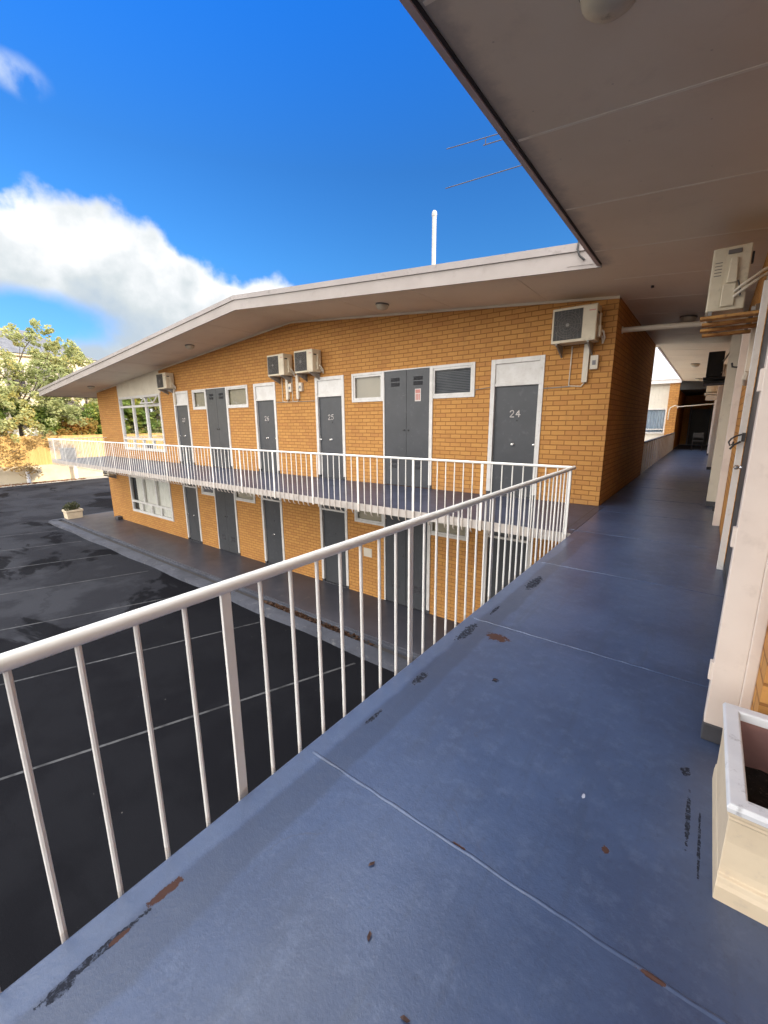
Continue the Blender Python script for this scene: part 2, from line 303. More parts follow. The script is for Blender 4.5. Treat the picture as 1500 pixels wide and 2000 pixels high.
SLATE = paint('slate_tiles', (0.13, 0.13, 0.14), (0.09, 0.09, 0.10), 0.7, 1.5)
HGLASS = paint('dark_house_glass', (0.10, 0.08, 0.07), None, 0.2)
EARTH = paint('garden_earth', (0.19, 0.15, 0.09), (0.11, 0.10, 0.05), 0.95, 0.7, None, 0, 14, 0.4, 12.0)
PVCW = paint('white_vent_pipe', (0.42, 0.40, 0.37), (0.36, 0.34, 0.31), 0.45, 4.0)
ANTM = paint('antenna_tube', (0.028, 0.018, 0.018), None, 0.5)
ROOFM = paint('roof_sheet', (0.45, 0.43, 0.41), (0.38, 0.36, 0.34), 0.5, 1.0)
GREYBOX = paint('grey_box_paint', (0.20, 0.20, 0.215), (0.17, 0.17, 0.185), 0.6, 2.0)
NOTW = paint('notice_white', (0.72, 0.66, 0.62), None, 0.5)
NOTR = paint('notice_red', (0.58, 0.22, 0.19), None, 0.5)
LAMPM = paint('lamp_opal', (0.62, 0.56, 0.44), (0.52, 0.46, 0.35), 0.35, 8.0, (0.10, 0.085, 0.07), 0.7, 9.0)
LAMPD = paint('lamp_base', (0.16, 0.14, 0.13), None, 0.5)
VCLAD = paint('cream_cladding', (0.72, 0.68, 0.58), (0.66, 0.62, 0.53), 0.6, 2.0, (0.42, 0.39, 0.33), 0.3, 9.0)
def fence_mat():
    m, t, b = newmat('timber_palings'); P = pos(t); x, y, z = t.sep(P)
    cell = t.m('FLOOR', t.m('DIVIDE', y, 0.105))
    wn = t.node('ShaderNodeTexWhiteNoise', noise_dimensions='1D'); t.put(wn.inputs['W'], cell)
    col = t.mix(wn.outputs[0], (0.58, 0.345, 0.11), (0.68, 0.44, 0.16))
    col = t.mix(t.m('MULTIPLY', t.sstep(t.noise(t.vmul(P, (1, 18, 1.2)), 2.5, 5), 0.45, 0.75), 0.5), col, (0.30, 0.17, 0.06))
    t.put(b.inputs['Base Color'], col); b.inputs['Roughness'].default_value = 0.85
    return m
FENCE = fence_mat()
def leaf_mat(name, stops, sat=1.0):
    m, t, b = newmat(name); g = t.node('ShaderNodeNewGeometry')
    P = g.outputs['Position']
    f = t.m('ADD', t.m('MULTIPLY', g.outputs['Random Per Island'], 0.45), t.m('MULTIPLY', t.sstep(t.noise(P, 0.45, 3), 0.30, 0.70), 0.55))
    col = t.ramp(f, stops)
    t.put(b.inputs['Base Color'], col); b.inputs['Roughness'].default_value = 0.55; b.inputs['Specular IOR Level'].default_value = 0.35
    tr = t.node('ShaderNodeBsdfTranslucent'); t.put(tr.inputs[0], col)
    mx = t.node('ShaderNodeMixShader'); mx.inputs[0].default_value = 0.35
    t.l.new(b.outputs[0], mx.inputs[1]); t.l.new(tr.outputs[0], mx.inputs[2]); t.l.new(mx.outputs[0], t.n['Material Output'].inputs[0])
    return m
LEAF_GREY = leaf_mat('grey_green_leaves', [(0, (0.19, 0.22, 0.08)), (0.35, (0.33, 0.36, 0.14)), (0.6, (0.45, 0.45, 0.20)), (0.85, (0.50, 0.44, 0.13)), (1, (0.55, 0.33, 0.09))])
LEAF_GREEN = leaf_mat('fresh_green_leaves', [(0, (0.12, 0.19, 0.05)), (0.4, (0.22, 0.30, 0.07)), (0.7, (0.34, 0.38, 0.07)), (1, (0.48, 0.34, 0.07))])
LEAF_AUT = leaf_mat('autumn_leaves', [(0, (0.16, 0.17, 0.05)), (0.4, (0.34, 0.25, 0.06)), (0.75, (0.46, 0.25, 0.06)), (1, (0.45, 0.17, 0.05))])
LEAF_BROWN = leaf_mat('brown_leaves', [(0, (0.22, 0.16, 0.07)), (0.5, (0.40, 0.26, 0.10)), (1, (0.55, 0.36, 0.12))])
LEAF_DARK = leaf_mat('dark_dead_leaf', [(0, (0.06, 0.035, 0.03)), (1, (0.12, 0.06, 0.045))])
LEAF_BRN2 = leaf_mat('damp_dead_leaves', [(0, (0.035, 0.02, 0.014)), (0.6, (0.075, 0.036, 0.02)), (1, (0.15, 0.075, 0.035))])
LEAF_POT = leaf_mat('dull_shrub_leaves', [(0, (0.05, 0.06, 0.025)), (0.6, (0.09, 0.095, 0.04)), (1, (0.15, 0.12, 0.06))])
LEAF_DRY = leaf_mat('dry_leaf_litter', [(0, (0.10, 0.045, 0.02)), (0.5, (0.20, 0.09, 0.035)), (1, (0.34, 0.19, 0.08))])
def glass_mat(name, tint=(0.9, 0.92, 0.92), extra=0.0):
    m, t, b = newmat(name)
    tr = t.node('ShaderNodeBsdfTransparent'); tr.inputs[0].default_value = (*tint, 1)
    gl = t.node('ShaderNodeBsdfGlossy'); gl.inputs[1].default_value = 0.02
    fr = t.node('ShaderNodeFresnel'); fr.inputs[0].default_value = 1.52
    wv = t.node('ShaderNodeBump'); wv.inputs['Strength'].default_value = 0.05; wv.inputs['Distance'].default_value = 0.02
    t.put(wv.inputs['Height'], t.noise(pos(t), 1.6, 2)); t.l.new(wv.outputs[0], gl.inputs['Normal'])
    f = t.m('ADD', t.m('MULTIPLY', fr.outputs[0], 1.6 if extra else 0.8), extra, clamp=True)
    mx = t.node('ShaderNodeMixShader'); t.put(mx.inputs[0], f)
    t.l.new(tr.outputs[0], mx.inputs[1]); t.l.new(gl.outputs[0], mx.inputs[2]); t.l.new(mx.outputs[0], t.n['Material Output'].inputs[0])
    return m
GLASS = glass_mat('window_glass'); GLASSR = glass_mat('reflective_window_glass', (0.75, 0.78, 0.78), 0.30)

# ------------------------------------------------------------------ mesh helpers
def wloc(o):
    v = Vector((0, 0, 0))
    while o is not None: v = v + o.location; o = o.parent
    return v
class MB:
    def __init__(s): s.v = []; s.f = []; s.mi = []; s.cur = 0
    def add(s, vs, fs):
        k = len(s.v); s.v += [tuple(p) for p in vs]; s.f += [tuple(i + k for i in f) for f in fs]; s.mi += [s.cur] * len(fs); return s
    def box(s, x0, x1, y0, y1, z0, z1):
        return s.add([(x0, y0, z0), (x1, y0, z0), (x1, y1, z0), (x0, y1, z0), (x0, y0, z1), (x1, y0, z1), (x1, y1, z1), (x0, y1, z1)],
                     [(0, 3, 2, 1), (4, 5, 6, 7), (0, 1, 5, 4), (1, 2, 6, 5), (2, 3, 7, 6), (3, 0, 4, 7)])
    def quad(s, a, b, c, d): return s.add([a, b, c, d], [(0, 1, 2, 3)])
    def prism(s, pts, axis, a0, a1):
        """pts: 2-D outline; axis the extrusion axis ('x': pts=(y,z), 'y': pts=(x,z), 'z': pts=(x,y))"""
        def mk(p, a): return {'x': (a, p[0], p[1]), 'y': (p[0], a, p[1]), 'z': (p[0], p[1], a)}[axis]
        n = len(pts); vs = [mk(p, a0) for p in pts] + [mk(p, a1) for p in pts]
        fs = [tuple(range(n)), tuple(range(2 * n - 1, n - 1, -1))] + [(i, i + n, (i + 1) % n + n, (i + 1) % n) for i in range(n)]
        return s.add(vs, fs)
    def tube(s, pts, r, seg=8, cap=True):
        pts = [Vector(p) for p in pts]; rr = r if isinstance(r, (list, tuple)) else [r] * len(pts)
        d = (pts[1] - pts[0]).normalized(); u = d.orthogonal().normalized(); rings = []
        for i, p in enumerate(pts):
            if i == 0: d2 = (pts[1] - p).normalized()
            elif i == len(pts) - 1: d2 = (p - pts[i - 1]).normalized()
            else: d2 = ((pts[i + 1] - p).normalized() + (p - pts[i - 1]).normalized()).normalized()
            u = (u - d2 * u.dot(d2)).normalized(); v = d2.cross(u)
            rings.append([p + (u * math.cos(2 * math.pi * k / seg) + v * math.sin(2 * math.pi * k / seg)) * rr[i] for k in range(seg)])
        vs = [q for g in rings for q in g]; fs = []
        for i in range(len(pts) - 1):
            for k in range(seg):
                a, b = i * seg + k, i * seg + (k + 1) % seg; fs.append((a, b, b + seg, a + seg))
        if cap: fs += [tuple(range(seg - 1, -1, -1)), tuple(range((len(pts) - 1) * seg, len(pts) * seg))]
        return s.add(vs, fs)
    def lathe(s, c, prof, seg=24, axis='z', sgn=1):
        vs = []; n = len(prof)
        for k in range(seg):
            a = 2 * math.pi * k / seg; ca, sa = math.cos(a), math.sin(a)
            for r, h in prof:
                h *= sgn
                vs.append({'z': (c[0] + r * ca, c[1] + r * sa, c[2] + h), 'y': (c[0] + r * ca, c[1] + h, c[2] + r * sa), 'x': (c[0] + h, c[1] + r * ca, c[2] + r * sa)}[axis])
        fs = [(k * n + i, ((k + 1) % seg) * n + i, ((k + 1) % seg) * n + i + 1, k * n + i + 1) for k in range(seg) for i in range(n - 1)]
        return s.add(vs, fs)
    def build(s, name, mat, parent=None, smooth=False, bevel=0.0, origin=None):
        me = bpy.data.meshes.new(name)
        off = wloc(parent) if parent is not None else Vector((0, 0, 0))
        o0 = Vector(origin) if origin is not None else None
        base = o0 if o0 is not None else off
        me.from_pydata([tuple(Vector(p) - base) for p in s.v], [], s.f)
        for mm in (mat if isinstance(mat, (list, tuple)) else [mat]): me.materials.append(mm)
        for p, i in zip(me.polygons, s.mi): p.material_index = i; p.use_smooth = smooth
        me.update()
        o = bpy.data.objects.new(name, me); COL.objects.link(o)
        if parent is not None: o.parent = parent
        if o0 is not None: o.location = o0 - off
        import bmesh
        bm = bmesh.new(); bm.from_mesh(me); bmesh.ops.recalc_face_normals(bm, faces=bm.faces); bm.to_mesh(me); bm.free()
        if bevel:
            bv = o.modifiers.new('bevel', 'BEVEL'); bv.width = bevel; bv.segments = 2; bv.limit_method = 'ANGLE'; bv.angle_limit = R(40)
        if smooth and not bevel:
            es = o.modifiers.new('edges', 'EDGE_SPLIT'); es.split_angle = R(40)
        return o
def tag(o, label, cat, group=None):
    o['label'] = label; o['category'] = cat
    if group: o['group'] = group
    return o
def thing(name, loc, label, cat, group=None):
    o = bpy.data.objects.new(name, None); COL.objects.link(o); o.location = loc; o.empty_display_size = 0.2
    return tag(o, label, cat, group)
def struct(o): o['kind'] = 'structure'; return o
def copy_thing(root, loc, rotz, label):
    def cp(o, par):
        c = o.copy(); COL.objects.link(c)
        if par is not None: c.parent = par
        for k in list(o.children): cp(k, c)
        return c
    c = cp(root, None); c.location = loc; c.rotation_euler = (0, 0, rotz); c['label'] = label
    return c

# ------------------------------------------------------------------ key dimensions
YF = 7.938          # facade plane of the far wing
YB = 5.73           # balcony edge
XE = -1.29          # edge of the near walkway
ZL = -2.98          # lower path level
ZG = -3.10          # asphalt level
XRIDGE, ZRIDGE, SR, SL = -9.16, 4.07, 0.0899, 0.0822
XL0, XR0 = -22.88, -1.385
def zs(x): return ZRIDGE - (SR * (x - XRIDGE) if x > XRIDGE else SL * (XRIDGE - x))

# ------------------------------------------------------------------ setting
o = MB(); o.quad((-44, -60, ZG), (60, -60, ZG), (60, 80, ZG), (-44, 80, ZG)); g = struct(o.build('parking_lot', ASPH))
o = MB(); o.quad((-900, -900, ZG - .3), (900, -900, ZG - .3), (900, 900, ZG - .3), (-900, 900, ZG - .3)); struct(o.build('ground', EARTH))
o = MB(); o.box(-110, -43.9, -60, 80, ZG - .2, -1.80); struct(o.build('garden_ground', EARTH))
o = MB(); o.quad((-43.45, -30, ZG + .004), (-41.9, -30, ZG + .004), (-41.6, 50, ZG + .004), (-43.45, 50, ZG + .004)); struct(o.build('gravel_verge', CONC))
o = MB(); o.quad((-24, 14.2, ZG + .006), (-1.45, 14.2, ZG + .006), (-1.45, 26.0, ZG + .006), (-24, 26.0, ZG + .006)); struct(o.build('rear_bounce_yard', CONCL))  # unseen pale ground added to bounce light up to the passage soffit
# painted bay lines, slightly broken
for i, x5 in enumerate((-4.85, -7.75, -10.65, -13.55, -16.45, -19.35, -22.25)):
    o = MB(); a, b = 0.55, 5.45; hw = 0.026
    pts = [a + (b - a) * k / 12 for k in range(13)]
    for p0, p1 in zip(pts[:-1], pts[1:]):
        xa, xb = x5 + 0.40 * (p0 - 5.6), x5 + 0.40 * (p1 - 5.6)
        o.quad((xa - hw, p0, ZG + .004), (xa + hw, p0, ZG + .004), (xb + hw, p1, ZG + .004), (xb - hw, p1, ZG + .004))
    struct(o.build('parking_line', LINE))
# lower path, drain and kerb
o = MB(); o.box(-24.35, 0.2, 6.28, 13.5, ZG - .1, ZL); struct(o.build('lower_path', LOWALK, bevel=0.012))
o = MB(); o.box(-24.35, 0.2, 6.19, 6.28, ZG - .1, ZL - .012); struct(o.build('path_edge', KERB, bevel=0.01))
o = MB(); o.box(-24.35, 0.2, 6.02, 6.19, ZG - .1, ZL - .085); struct(o.build('drain', DARKGAP))
o = MB()
xs = [-24.55 + k * 0.6 for k in range(42)]
for xa, xb in zip(xs[:-1], xs[1:]):
    ja, jb = rnd.uniform(-.03, .03), rnd.uniform(-.03, .03)
    o.add([(xa, 5.68 + .03 * math.sin(xa * 1.7), ZG), (xb, 5.68 + .03 * math.sin(xb * 1.7), ZG), (xb, 6.02, ZG), (xa, 6.02, ZG),
           (xa, 5.70 + .03 * math.sin(xa * 1.7), ZL - .035), (xb, 5.70 + .03 * math.sin(xb * 1.7), ZL - .035), (xb, 6.02, ZL - .035), (xa, 6.02, ZL - .035)],
          [(0, 1, 5, 4), (4, 5, 6, 7), (2, 3, 7, 6)])
struct(o.build('kerb', KERB))
o = MB(); o.box(-24.55, -24.35, 5.8, 13.5, ZG - .05, ZL - .01); struct(o.build('path_end_kerb', KERB, bevel=0.01))

# walkway of the near wing
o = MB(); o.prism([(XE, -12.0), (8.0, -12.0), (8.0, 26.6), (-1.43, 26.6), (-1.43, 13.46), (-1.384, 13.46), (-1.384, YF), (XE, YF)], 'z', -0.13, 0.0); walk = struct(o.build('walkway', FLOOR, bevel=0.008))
o = MB(); o.box(XE - .004, XE + .02, -12.0, YB - .02, -0.16, -0.131); wk_e = o.build('slab_edge', EDGEW, walk)
for yj in (-0.55, 1.085, 2.72, 4.325, 5.94, 7.55, 9.16, 10.8, 12.4, 14.0, 15.6, 17.2, 18.8, 20.4, 22.0, 23.6, 25.2):
    o = MB(); n = 40; prev = None
    for k in range(n + 1):
        xx = (XE + .05 if yj < 5.7 else -1.36) + (1.56 if yj < 1.8 else 1.5) * k / n
        if yj < 2: xx = XE + .05 + 2.2 * k / n
        yy = yj + rnd.uniform(-.003, .003); h = .0028 + rnd.uniform(-.001, .0014); wd = .008 + rnd.uniform(-.0015, .002)
        cur = [(xx, yy - wd, -.001), (xx, yy - .002, h), (xx, yy + .002, h), (xx, yy + wd, -.001)]
        if prev: o.add(prev + cur, [(0, 4, 5, 1), (1, 5, 6, 2), (2, 6, 7, 3)])
        prev = cur
    o.build('joint_ridge', FLOOR, walk)
o = MB(); o.quad((-1.408, YB, .0015), (-1.392, YB, .0015), (-1.392, YF, .0015), (-1.408, YF, .0015)); o.build('joint_groove', PLINTH, walk)

# ------------------------------------------------------------------ far wing
far = thing('motel_wing', (-12.0, 10.0, ZL), 'two storey yellow brick motel wing with numbered charcoal doors and low gable roof', 'building')
def stroke_digits(txt, x0, z0, h, y, mb, th):
    D7 = {'2': [[(0, .78), (.12, .95), (.3, 1), (.48, .95), (.58, .78), (.5, .55), (.25, .3), (0, 0), (.62, 0)]],
          '4': [[(.46, 0), (.46, 1), (0, .34), (.66, .34)]],
          '5': [[(.56, 1), (.1, 1), (.06, .56), (.3, .62), (.54, .5), (.58, .28), (.44, .05), (.2, 0), (0, .1)]],
          '6': [[(.52, .96), (.25, .85), (.06, .5), (.04, .25), (.18, .02), (.4, .02), (.56, .2), (.5, .45), (.3, .52), (.08, .38)]],
          '7': [[(0, 1), (.6, 1), (.24, 0)]]}
    for i, ch in enumerate(txt):
        for st in D7[ch]:
            for (a, b), (c, d) in zip(st[:-1], st[1:]):
                p = Vector((x0 + (i * .95 + a) * h, z0 + b * h)); q = Vector((x0 + (i * .95 + c) * h, z0 + d * h))
                dr = (q - p).normalized(); nn = Vector((-dr.y, dr.x)) * th; p = p - dr * th * .6; q = q + dr * th * .6
                mb.prism([(p + nn), (q + nn), (q - nn), (p - nn)], 'y', y, y - .006)
openings = []     # (x0, x1, z0, z1) in the facade
UP_DOORS = [(-3.45, -2.48, '24', 'R'), (-8.30, -7.31, '25', 'L'), (-10.92, -9.95, '26', 'R'), (-15.75, -14.74, '27', 'L')]
WINS = [(-4.80, -3.81), (-7.02, -6.07), (-12.36, -11.25), (-14.42, -13.58)]
CUPS = [(-6.07, -4.80), (-13.58, -12.36)]
HEAD = 2.585
for dz in (0.0, ZL):
    for d in UP_DOORS: openings.append((d[0], d[1], dz, dz + HEAD))
    for c in CUPS: openings.append((c[0], c[1], dz, dz + HEAD))
    for wn_ in WINS: openings.append((wn_[0], wn_[1], dz + 1.95, dz + HEAD))
openings.append((-20.48, -16.78, 0.40, 2.58)); openings.append((-20.48, -16.78, ZL + 0.60, ZL + 2.58))
o = MB()
cx = sorted(set([XL0, XR0] + [v for q in openings for v in q[:2]])); cz = sorted(set([ZL, 2.60] + [v for q in openings for v in q[2:]]))
for xa, xb in zip(cx[:-1], cx[1:]):
    for za, zb in zip(cz[:-1], cz[1:]):
        mx_, mz_ = (xa + xb) / 2, (za + zb) / 2
        if any(q[0] < mx_ < q[1] and q[2] < mz_ < q[3] for q in openings): continue
        o.quad((xa, YF, za), (xb, YF, za), (xb, YF, zb), (xa, YF, zb))
o.add([(XL0, YF, 2.60), (XR0, YF, 2.60), (XR0, YF, zs(XR0)), (XRIDGE, YF, ZRIDGE), (XL0, YF, zs(XL0))], [(0, 1, 2, 3, 4)])
for q in openings:   # reveals
    x0, x1, z0, z1 = q; y1 = YF + .11
    o.quad((x0, YF, z0), (x0, y1, z0), (x0, y1, z1), (x0, YF, z1)); o.quad((x1, YF, z0), (x1, y1, z0), (x1, y1, z1), (x1, YF, z1))
    o.quad((x0, YF, z1), (x1, YF, z1), (x1, y1, z1), (x0, y1, z1)); o.quad((x0, YF, z0), (x1, YF, z0), (x1, y1, z0), (x0, y1, z0))
o.build('wall', BRX, far)
for q in openings:
    o = MB(); o.quad((q[0], YF + .11, q[2]), (q[1], YF + .11, q[2]), (q[1], YF + .11, q[3]), (q[0], YF + .11, q[3])); o.build('inner_lining', DARKROOM, far)
o = MB(); o.quad((XR0, YF, -.13), (XR0, 13.45, -.13), (XR0, 13.45, zs(XR0)), (XR0, YF, zs(XR0))); o.build('side_wall', BRY, far)
o = MB(); o.quad((XR0, YF, ZL), (XR0, 13.45, ZL), (XR0, 13.45, -.13), (XR0, YF, -.13)); o.build('lower_side_wall', BRY, far)
o = MB(); o.quad((XL0, YF, ZL), (XL0, 13.45, ZL), (XL0, 13.45, zs(XL0)), (XL0, YF, zs(XL0))); o.build('end_wall', BRY, far)
o = MB(); o.add([(XL0, 13.45, ZL), (XR0, 13.45, ZL), (XR0, 13.45, zs(XR0)), (XRIDGE, 13.45, ZRIDGE), (XL0, 13.45, zs(XL0))], [(0, 1, 2, 3, 4)]); o.build('rear_wall', BRX, far)
# thin cornice mould where brick meets soffit
o = MB()
for xa, xb in ((XL0, XRIDGE), (XRIDGE, XR0 + .01)):
    za, zb = zs(xa), zs(xb)
    o.add([(xa, YF - .022, za - .04), (xb, YF - .022, zb - .04), (xb, YF, zb - .04), (xa, YF, za - .04), (xa, YF - .022, za), (xb, YF - .022, zb), (xb, YF, zb), (xa, YF, za)],
          [(0, 1, 5, 4), (3, 0, 4, 7), (0, 3, 2, 1), (1, 2, 6, 5)])
o.build('cornice', CREAM, far)
XLE = -24.85; YE = 6.27
o = MB()
for xa, xb in ((XLE, XRIDGE), (XRIDGE, -1.335)):
    za, zb = zs(xa), zs(xb)
    o.add([(xa, YE, za), (xb, YE, zb), (xb, 13.9, zb), (xa, 13.9, za)], [(0, 1, 2, 3)])
sof = o.build('soffit', SOFF, far)
for xj in (-23.2, -21.4, -19.6, -17.8, -16.0, -14.2, -12.4, -10.6, -7.9, -6.1, -4.3, -2.5):
    o = MB(); z_ = zs(xj); o.box(xj - .012, xj + .012, YE + .01, YF - .03, z_ - .004, z_ + .001); o.build('joint_strip', SOFF, sof)
o = MB(); o.add([(XRIDGE - .05, YE + .01, ZRIDGE - .008), (XRIDGE + .05, YE + .01, ZRIDGE - .009), (XRIDGE + .05, YF, ZRIDGE - .009), (XRIDGE - .05, YF, ZRIDGE - .008)], [(0, 1, 2, 3)]); o.build('ridge_strip', SOFF, sof)
o = MB()
def sloped(mb, xa, xb, y0, y1, lo, hi):
    za, zb = zs(xa), zs(xb)
    mb.add([(xa, y0, za + lo), (xb, y0, zb + lo), (xb, y1, zb + lo), (xa, y1, za + lo), (xa, y0, za + hi), (xb, y0, zb + hi), (xb, y1, zb + hi), (xa, y1, za + hi)],
           [(0, 3, 2, 1), (4, 5, 6, 7), (0, 1, 5, 4), (1, 2, 6, 5), (2, 3, 7, 6), (3, 0, 4, 7)])
for xa, xb in ((XLE + .02, XRIDGE), (XRIDGE, -1.335)): sloped(o, xa, xb, YE + .03, 13.9, .02, .24)
o.build('roof', ROOFM, far)
o = MB()
for xa, xb in ((XLE, XRIDGE), (XRIDGE, -1.335)): sloped(o, xa, xb, YE, YE + .028, -.025, .185)
o.build('fascia', FASC, far)
o = MB()
for xa, xb in ((XLE - .02, XRIDGE), (XRIDGE, -1.335)): sloped(o, xa, xb, YE - .022, YE + .05, .188, .285)
o.build('fascia_capping', FASC_CAP, far)
o = MB(); sloped(o, XLE - .02, XLE + .012, YE + .03, 13.9, -.025, .26); o.build('eave_board', FASC, far)
# balcony
o = MB(); o.box(-22.45, XE - .003, YB + .012, YF - .001, -.125, -.001); o.build('balcony_slab', DECK, far)
o = MB(); o.box(-22.47, XE - .006, YB - .006, YB + .011, -.135, -.004); o.build('balcony_edge', EDGEW, far)
o = MB(); o.box(-22.47, -22.452, YB + .012, YF, -.135, -.004); o.build('balcony_edge', EDGEW, far)
def frame_rect(mb, x0, x1, z0, z1, wd, y0, y1, bottom=True):
    mb.box(x0, x0 + wd, y0, y1, z0, z1); mb.box(x1 - wd, x1, y0, y1, z0, z1)
    mb.box(x0 + wd, x1 - wd, y0, y1, z1 - wd, z1)
    if bottom: mb.box(x0 + wd, x1 - wd, y0, y1, z0, z0 + wd)
for dz in (0.0, ZL):
    up = dz == 0.0
    for x0, x1, num, side in UP_DOORS:
        o = MB(); frame_rect(o, x0 - .015, x1 + .015, dz + .085, dz + HEAD + .012, .085, YF - .022, YF + .06, False)
        o.box(x0 + .07, x1 - .07, YF - .018, YF + .05, dz + 2.105, dz + 2.15)
        o.build('door_frame', WHITE, far, bevel=.004)
        o = MB(); o.box(x0 - .01, x0 + .066, YF - .018, YF + .06, dz + .002, dz + .0845); o.build('frame_foot', PLINTH, far)
        o = MB(); o.box(x1 - .066, x1 + .01, YF - .018, YF + .06, dz + .002, dz + .0845); o.build('frame_foot', PLINTH, far)
        o = MB(); o.box(x0 + .07, x1 - .07, YF + .01, YF + .035, dz + 2.15, dz + HEAD - .073); o.build('transom_panel', WHITE if up else DOORG, far)
        o = MB(); o.box(x0 + .072, x1 - .072, YF + .035, YF + .075, dz + .03, dz + 2.103)
        dr = o.build('door', DOORG, far, bevel=.003)
        o = MB(); o.box(x0 + .066, x1 - .066, YF - .03, YF + .08, dz + .001, dz + .028); o.build('threshold', PLINTH, far)
        xc = (x0 + x1) / 2
        o = MB(); o.lathe((xc - .02, YF + .035, dz + 1.02), [(.0, -.05), (.022, -.048), (.028, -.035), (.02, -.02), (.012, -.012), (.03, -.006), (.034, 0)], 14, 'y'); o.build('door_knob', CHROME, dr, True)
        xh = x1 - .10 if side == 'R' else x0 + .10
        o = MB(); o.lathe((xh, YF + .035, dz + 1.02), [(.0, -.045), (.02, -.043), (.024, -.03), (.012, -.014), (.026, -.005), (.028, 0)], 14, 'y'); o.build('handle', CHROME, dr, True)
        o = MB(); o.lathe((xc + .03, YF + .035, dz + 1.47), [(0, -.012), (.012, -.011), (.015, 0)], 10, 'y'); o.build('peephole', IRON, dr, True)
        if up:
            o = MB(); stroke_digits(num, xc - .10, 1.535, .12, YF + .033, o, .0075); o.build('room_number', NOTW, dr)
    for x0, x1 in CUPS:
        o = MB(); o.box(x0 - .012, x0 + .03, YF - .02, YF + .05, dz + .01, dz + HEAD + .012); o.box(x1 - .03, x1 + .05, YF - .03, YF + .05, dz + .085, dz + HEAD + .012)
        o.box(x0 + .03, x1 - .03, YF - .02, YF + .05, dz + HEAD - .012, dz + HEAD + .012); o.build('cupboard_frame', WHITE, far, bevel=.003)
        o = MB(); o.box(x1 - .03, x1 + .05, YF - .026, YF + .05, dz + .002, dz + .084); o.build('frame_foot', PLINTH, far)
        xm = (x0 + x1) / 2
        for k, (a, b) in enumerate(((x0 + .032, xm - .003), (xm + .003, x1 - .032))):
            o = MB(); o.box(a, b, YF - .005, YF + .03, dz + .012, dz + HEAD - .014); cd = o.build('cupboard_door', DOORG, far, bevel=.003)
            xv = (a + b) / 2
            for zv in (2.24, .42):
                o = MB()
                for r_ in range(2):
                    for q in range(4):
                        zz = dz + zv + r_ * .105 + q * .02
                        o.add([(xv - .115, YF - .006, zz), (xv + .115, YF - .006, zz), (xv + .115, YF - .021, zz + .004), (xv - .115, YF - .021, zz + .004), (xv - .115, YF - .006, zz + .016), (xv + .115, YF - .006, zz + .016)],
                              [(0, 1, 2, 3), (3, 2, 5, 4), (0, 3, 4), (1, 5, 2)])
                o.build('louvre', PLINTH, cd)
            o = MB(); xk = xm - .06 if k == 0 else xm + .06
            o.lathe((xk, YF - .005, dz + 1.28), [(0, -.03), (.018, -.028), (.014, -.012), (.01, 0)], 10, 'y'); o.build('handle', IRON, cd, True)
            if k == 1 and up and x0 > -7:
                o = MB(); o.box(xv - .075, xv + .075, YF - .010, YF - .006, 1.90, 2.16); nt = o.build('notice', NOTW, cd)
                nt['label'] = 'small red and white notice on the right cupboard door'
                o = MB(); o.box(xv - .06, xv + .06, YF - .013, YF - .0105, 2.07, 2.145)
                for q in range(3): o.box(xv - .055 + .04 * q, xv - .027 + .04 * q, YF - .013, YF - .0105, 1.925, 2.055)
                o.build('notice_print', NOTR, cd)
    for i, (x0, x1) in enumerate(WINS):
        o = MB(); frame_rect(o, x0 - .012, x1 + .012, dz + 1.935, dz + HEAD + .012, .055, YF - .024, YF + .06)
        wf = o.build('window', WHITE, far, bevel=.003)
        o = MB(); frame_rect(o, x0 + .045, x1 - .045, dz + 1.992, dz + HEAD - .045, .04, YF - .012, YF + .03); o.build('sash', WHITE, wf, bevel=.002)
        o = MB(); o.quad((x0 + .085, YF + .015, dz + 2.03), (x1 - .085, YF + .015, dz + 2.03), (x1 - .085, YF + .015, dz + HEAD - .085), (x0 + .085, YF + .015, dz + HEAD - .085)); o.build('pane', GLASS, wf)
        o = MB()
        if i == 0 and up:
            for q in range(15):
                zz = 2.03 + q * .032
                o.quad((x0 + .05, YF + .065, zz), (x1 - .05, YF + .065, zz), (x1 - .05, YF + .085, zz + .022), (x0 + .05, YF + .085, zz + .022))
            o.build('venetian_blind', GREYBOX, wf)
        else:
            o.quad((x0 + .05, YF + .07, dz + 2.0), (x1 - .05, YF + .07, dz + 2.0), (x1 - .05, YF + .07, dz + HEAD - .05), (x0 + .05, YF + .07, dz + HEAD - .05)); o.build('blind', BLIND, wf)
    # big window
    x0, x1 = -20.48, -16.78; z0 = .40 if up else ZL + .60; z1 = dz + 2.58
    o = MB(); frame_rect(o, x0 - .02, x1 + .02, z0 - .02, z1 + .015, .10, YF - .035, YF + .06)
    zt = z1 - .40; zb_ = z0 + .46
    o.box(x0 + .08, x1 - .08, YF - .028, YF + .05, zt - .045, zt + .045); o.box(x0 + .08, x1 - .08, YF - .028, YF + .05, zb_ - .045, zb_ + .045)
    t3 = (x1 - x0 - .16) / 3
    for k in (1, 2): o.box(x0 + .08 + k * t3 - .06, x0 + .08 + k * t3 + .06, YF - .026, YF + .05, zb_ + .045, zt - .045); o.box(x0 + .08 + k * t3 - .05, x0 + .08 + k * t3 + .05, YF - .026, YF + .05, zt + .045, z1 - .08)
    t4 = (x1 - x0 - .16) / 4
    for k in (1, 2, 3): o.box(x0 + .08 + k * t4 - .05, x0 + .08 + k * t4 + .05, YF - .026, YF + .05, z0 + .08, zb_ - .045)
    bw = o.build('picture_window', WHITE, far, bevel=.004)
    o = MB(); o.quad((x0 + .08, YF + .02, z0 + .08), (x1 - .08, YF + .02, z0 + .08), (x1 - .08, YF + .02, z1 - .085), (x0 + .08, YF + .02, z1 - .085)); o.build('pane', GLASSR if up else GLASS, bw)
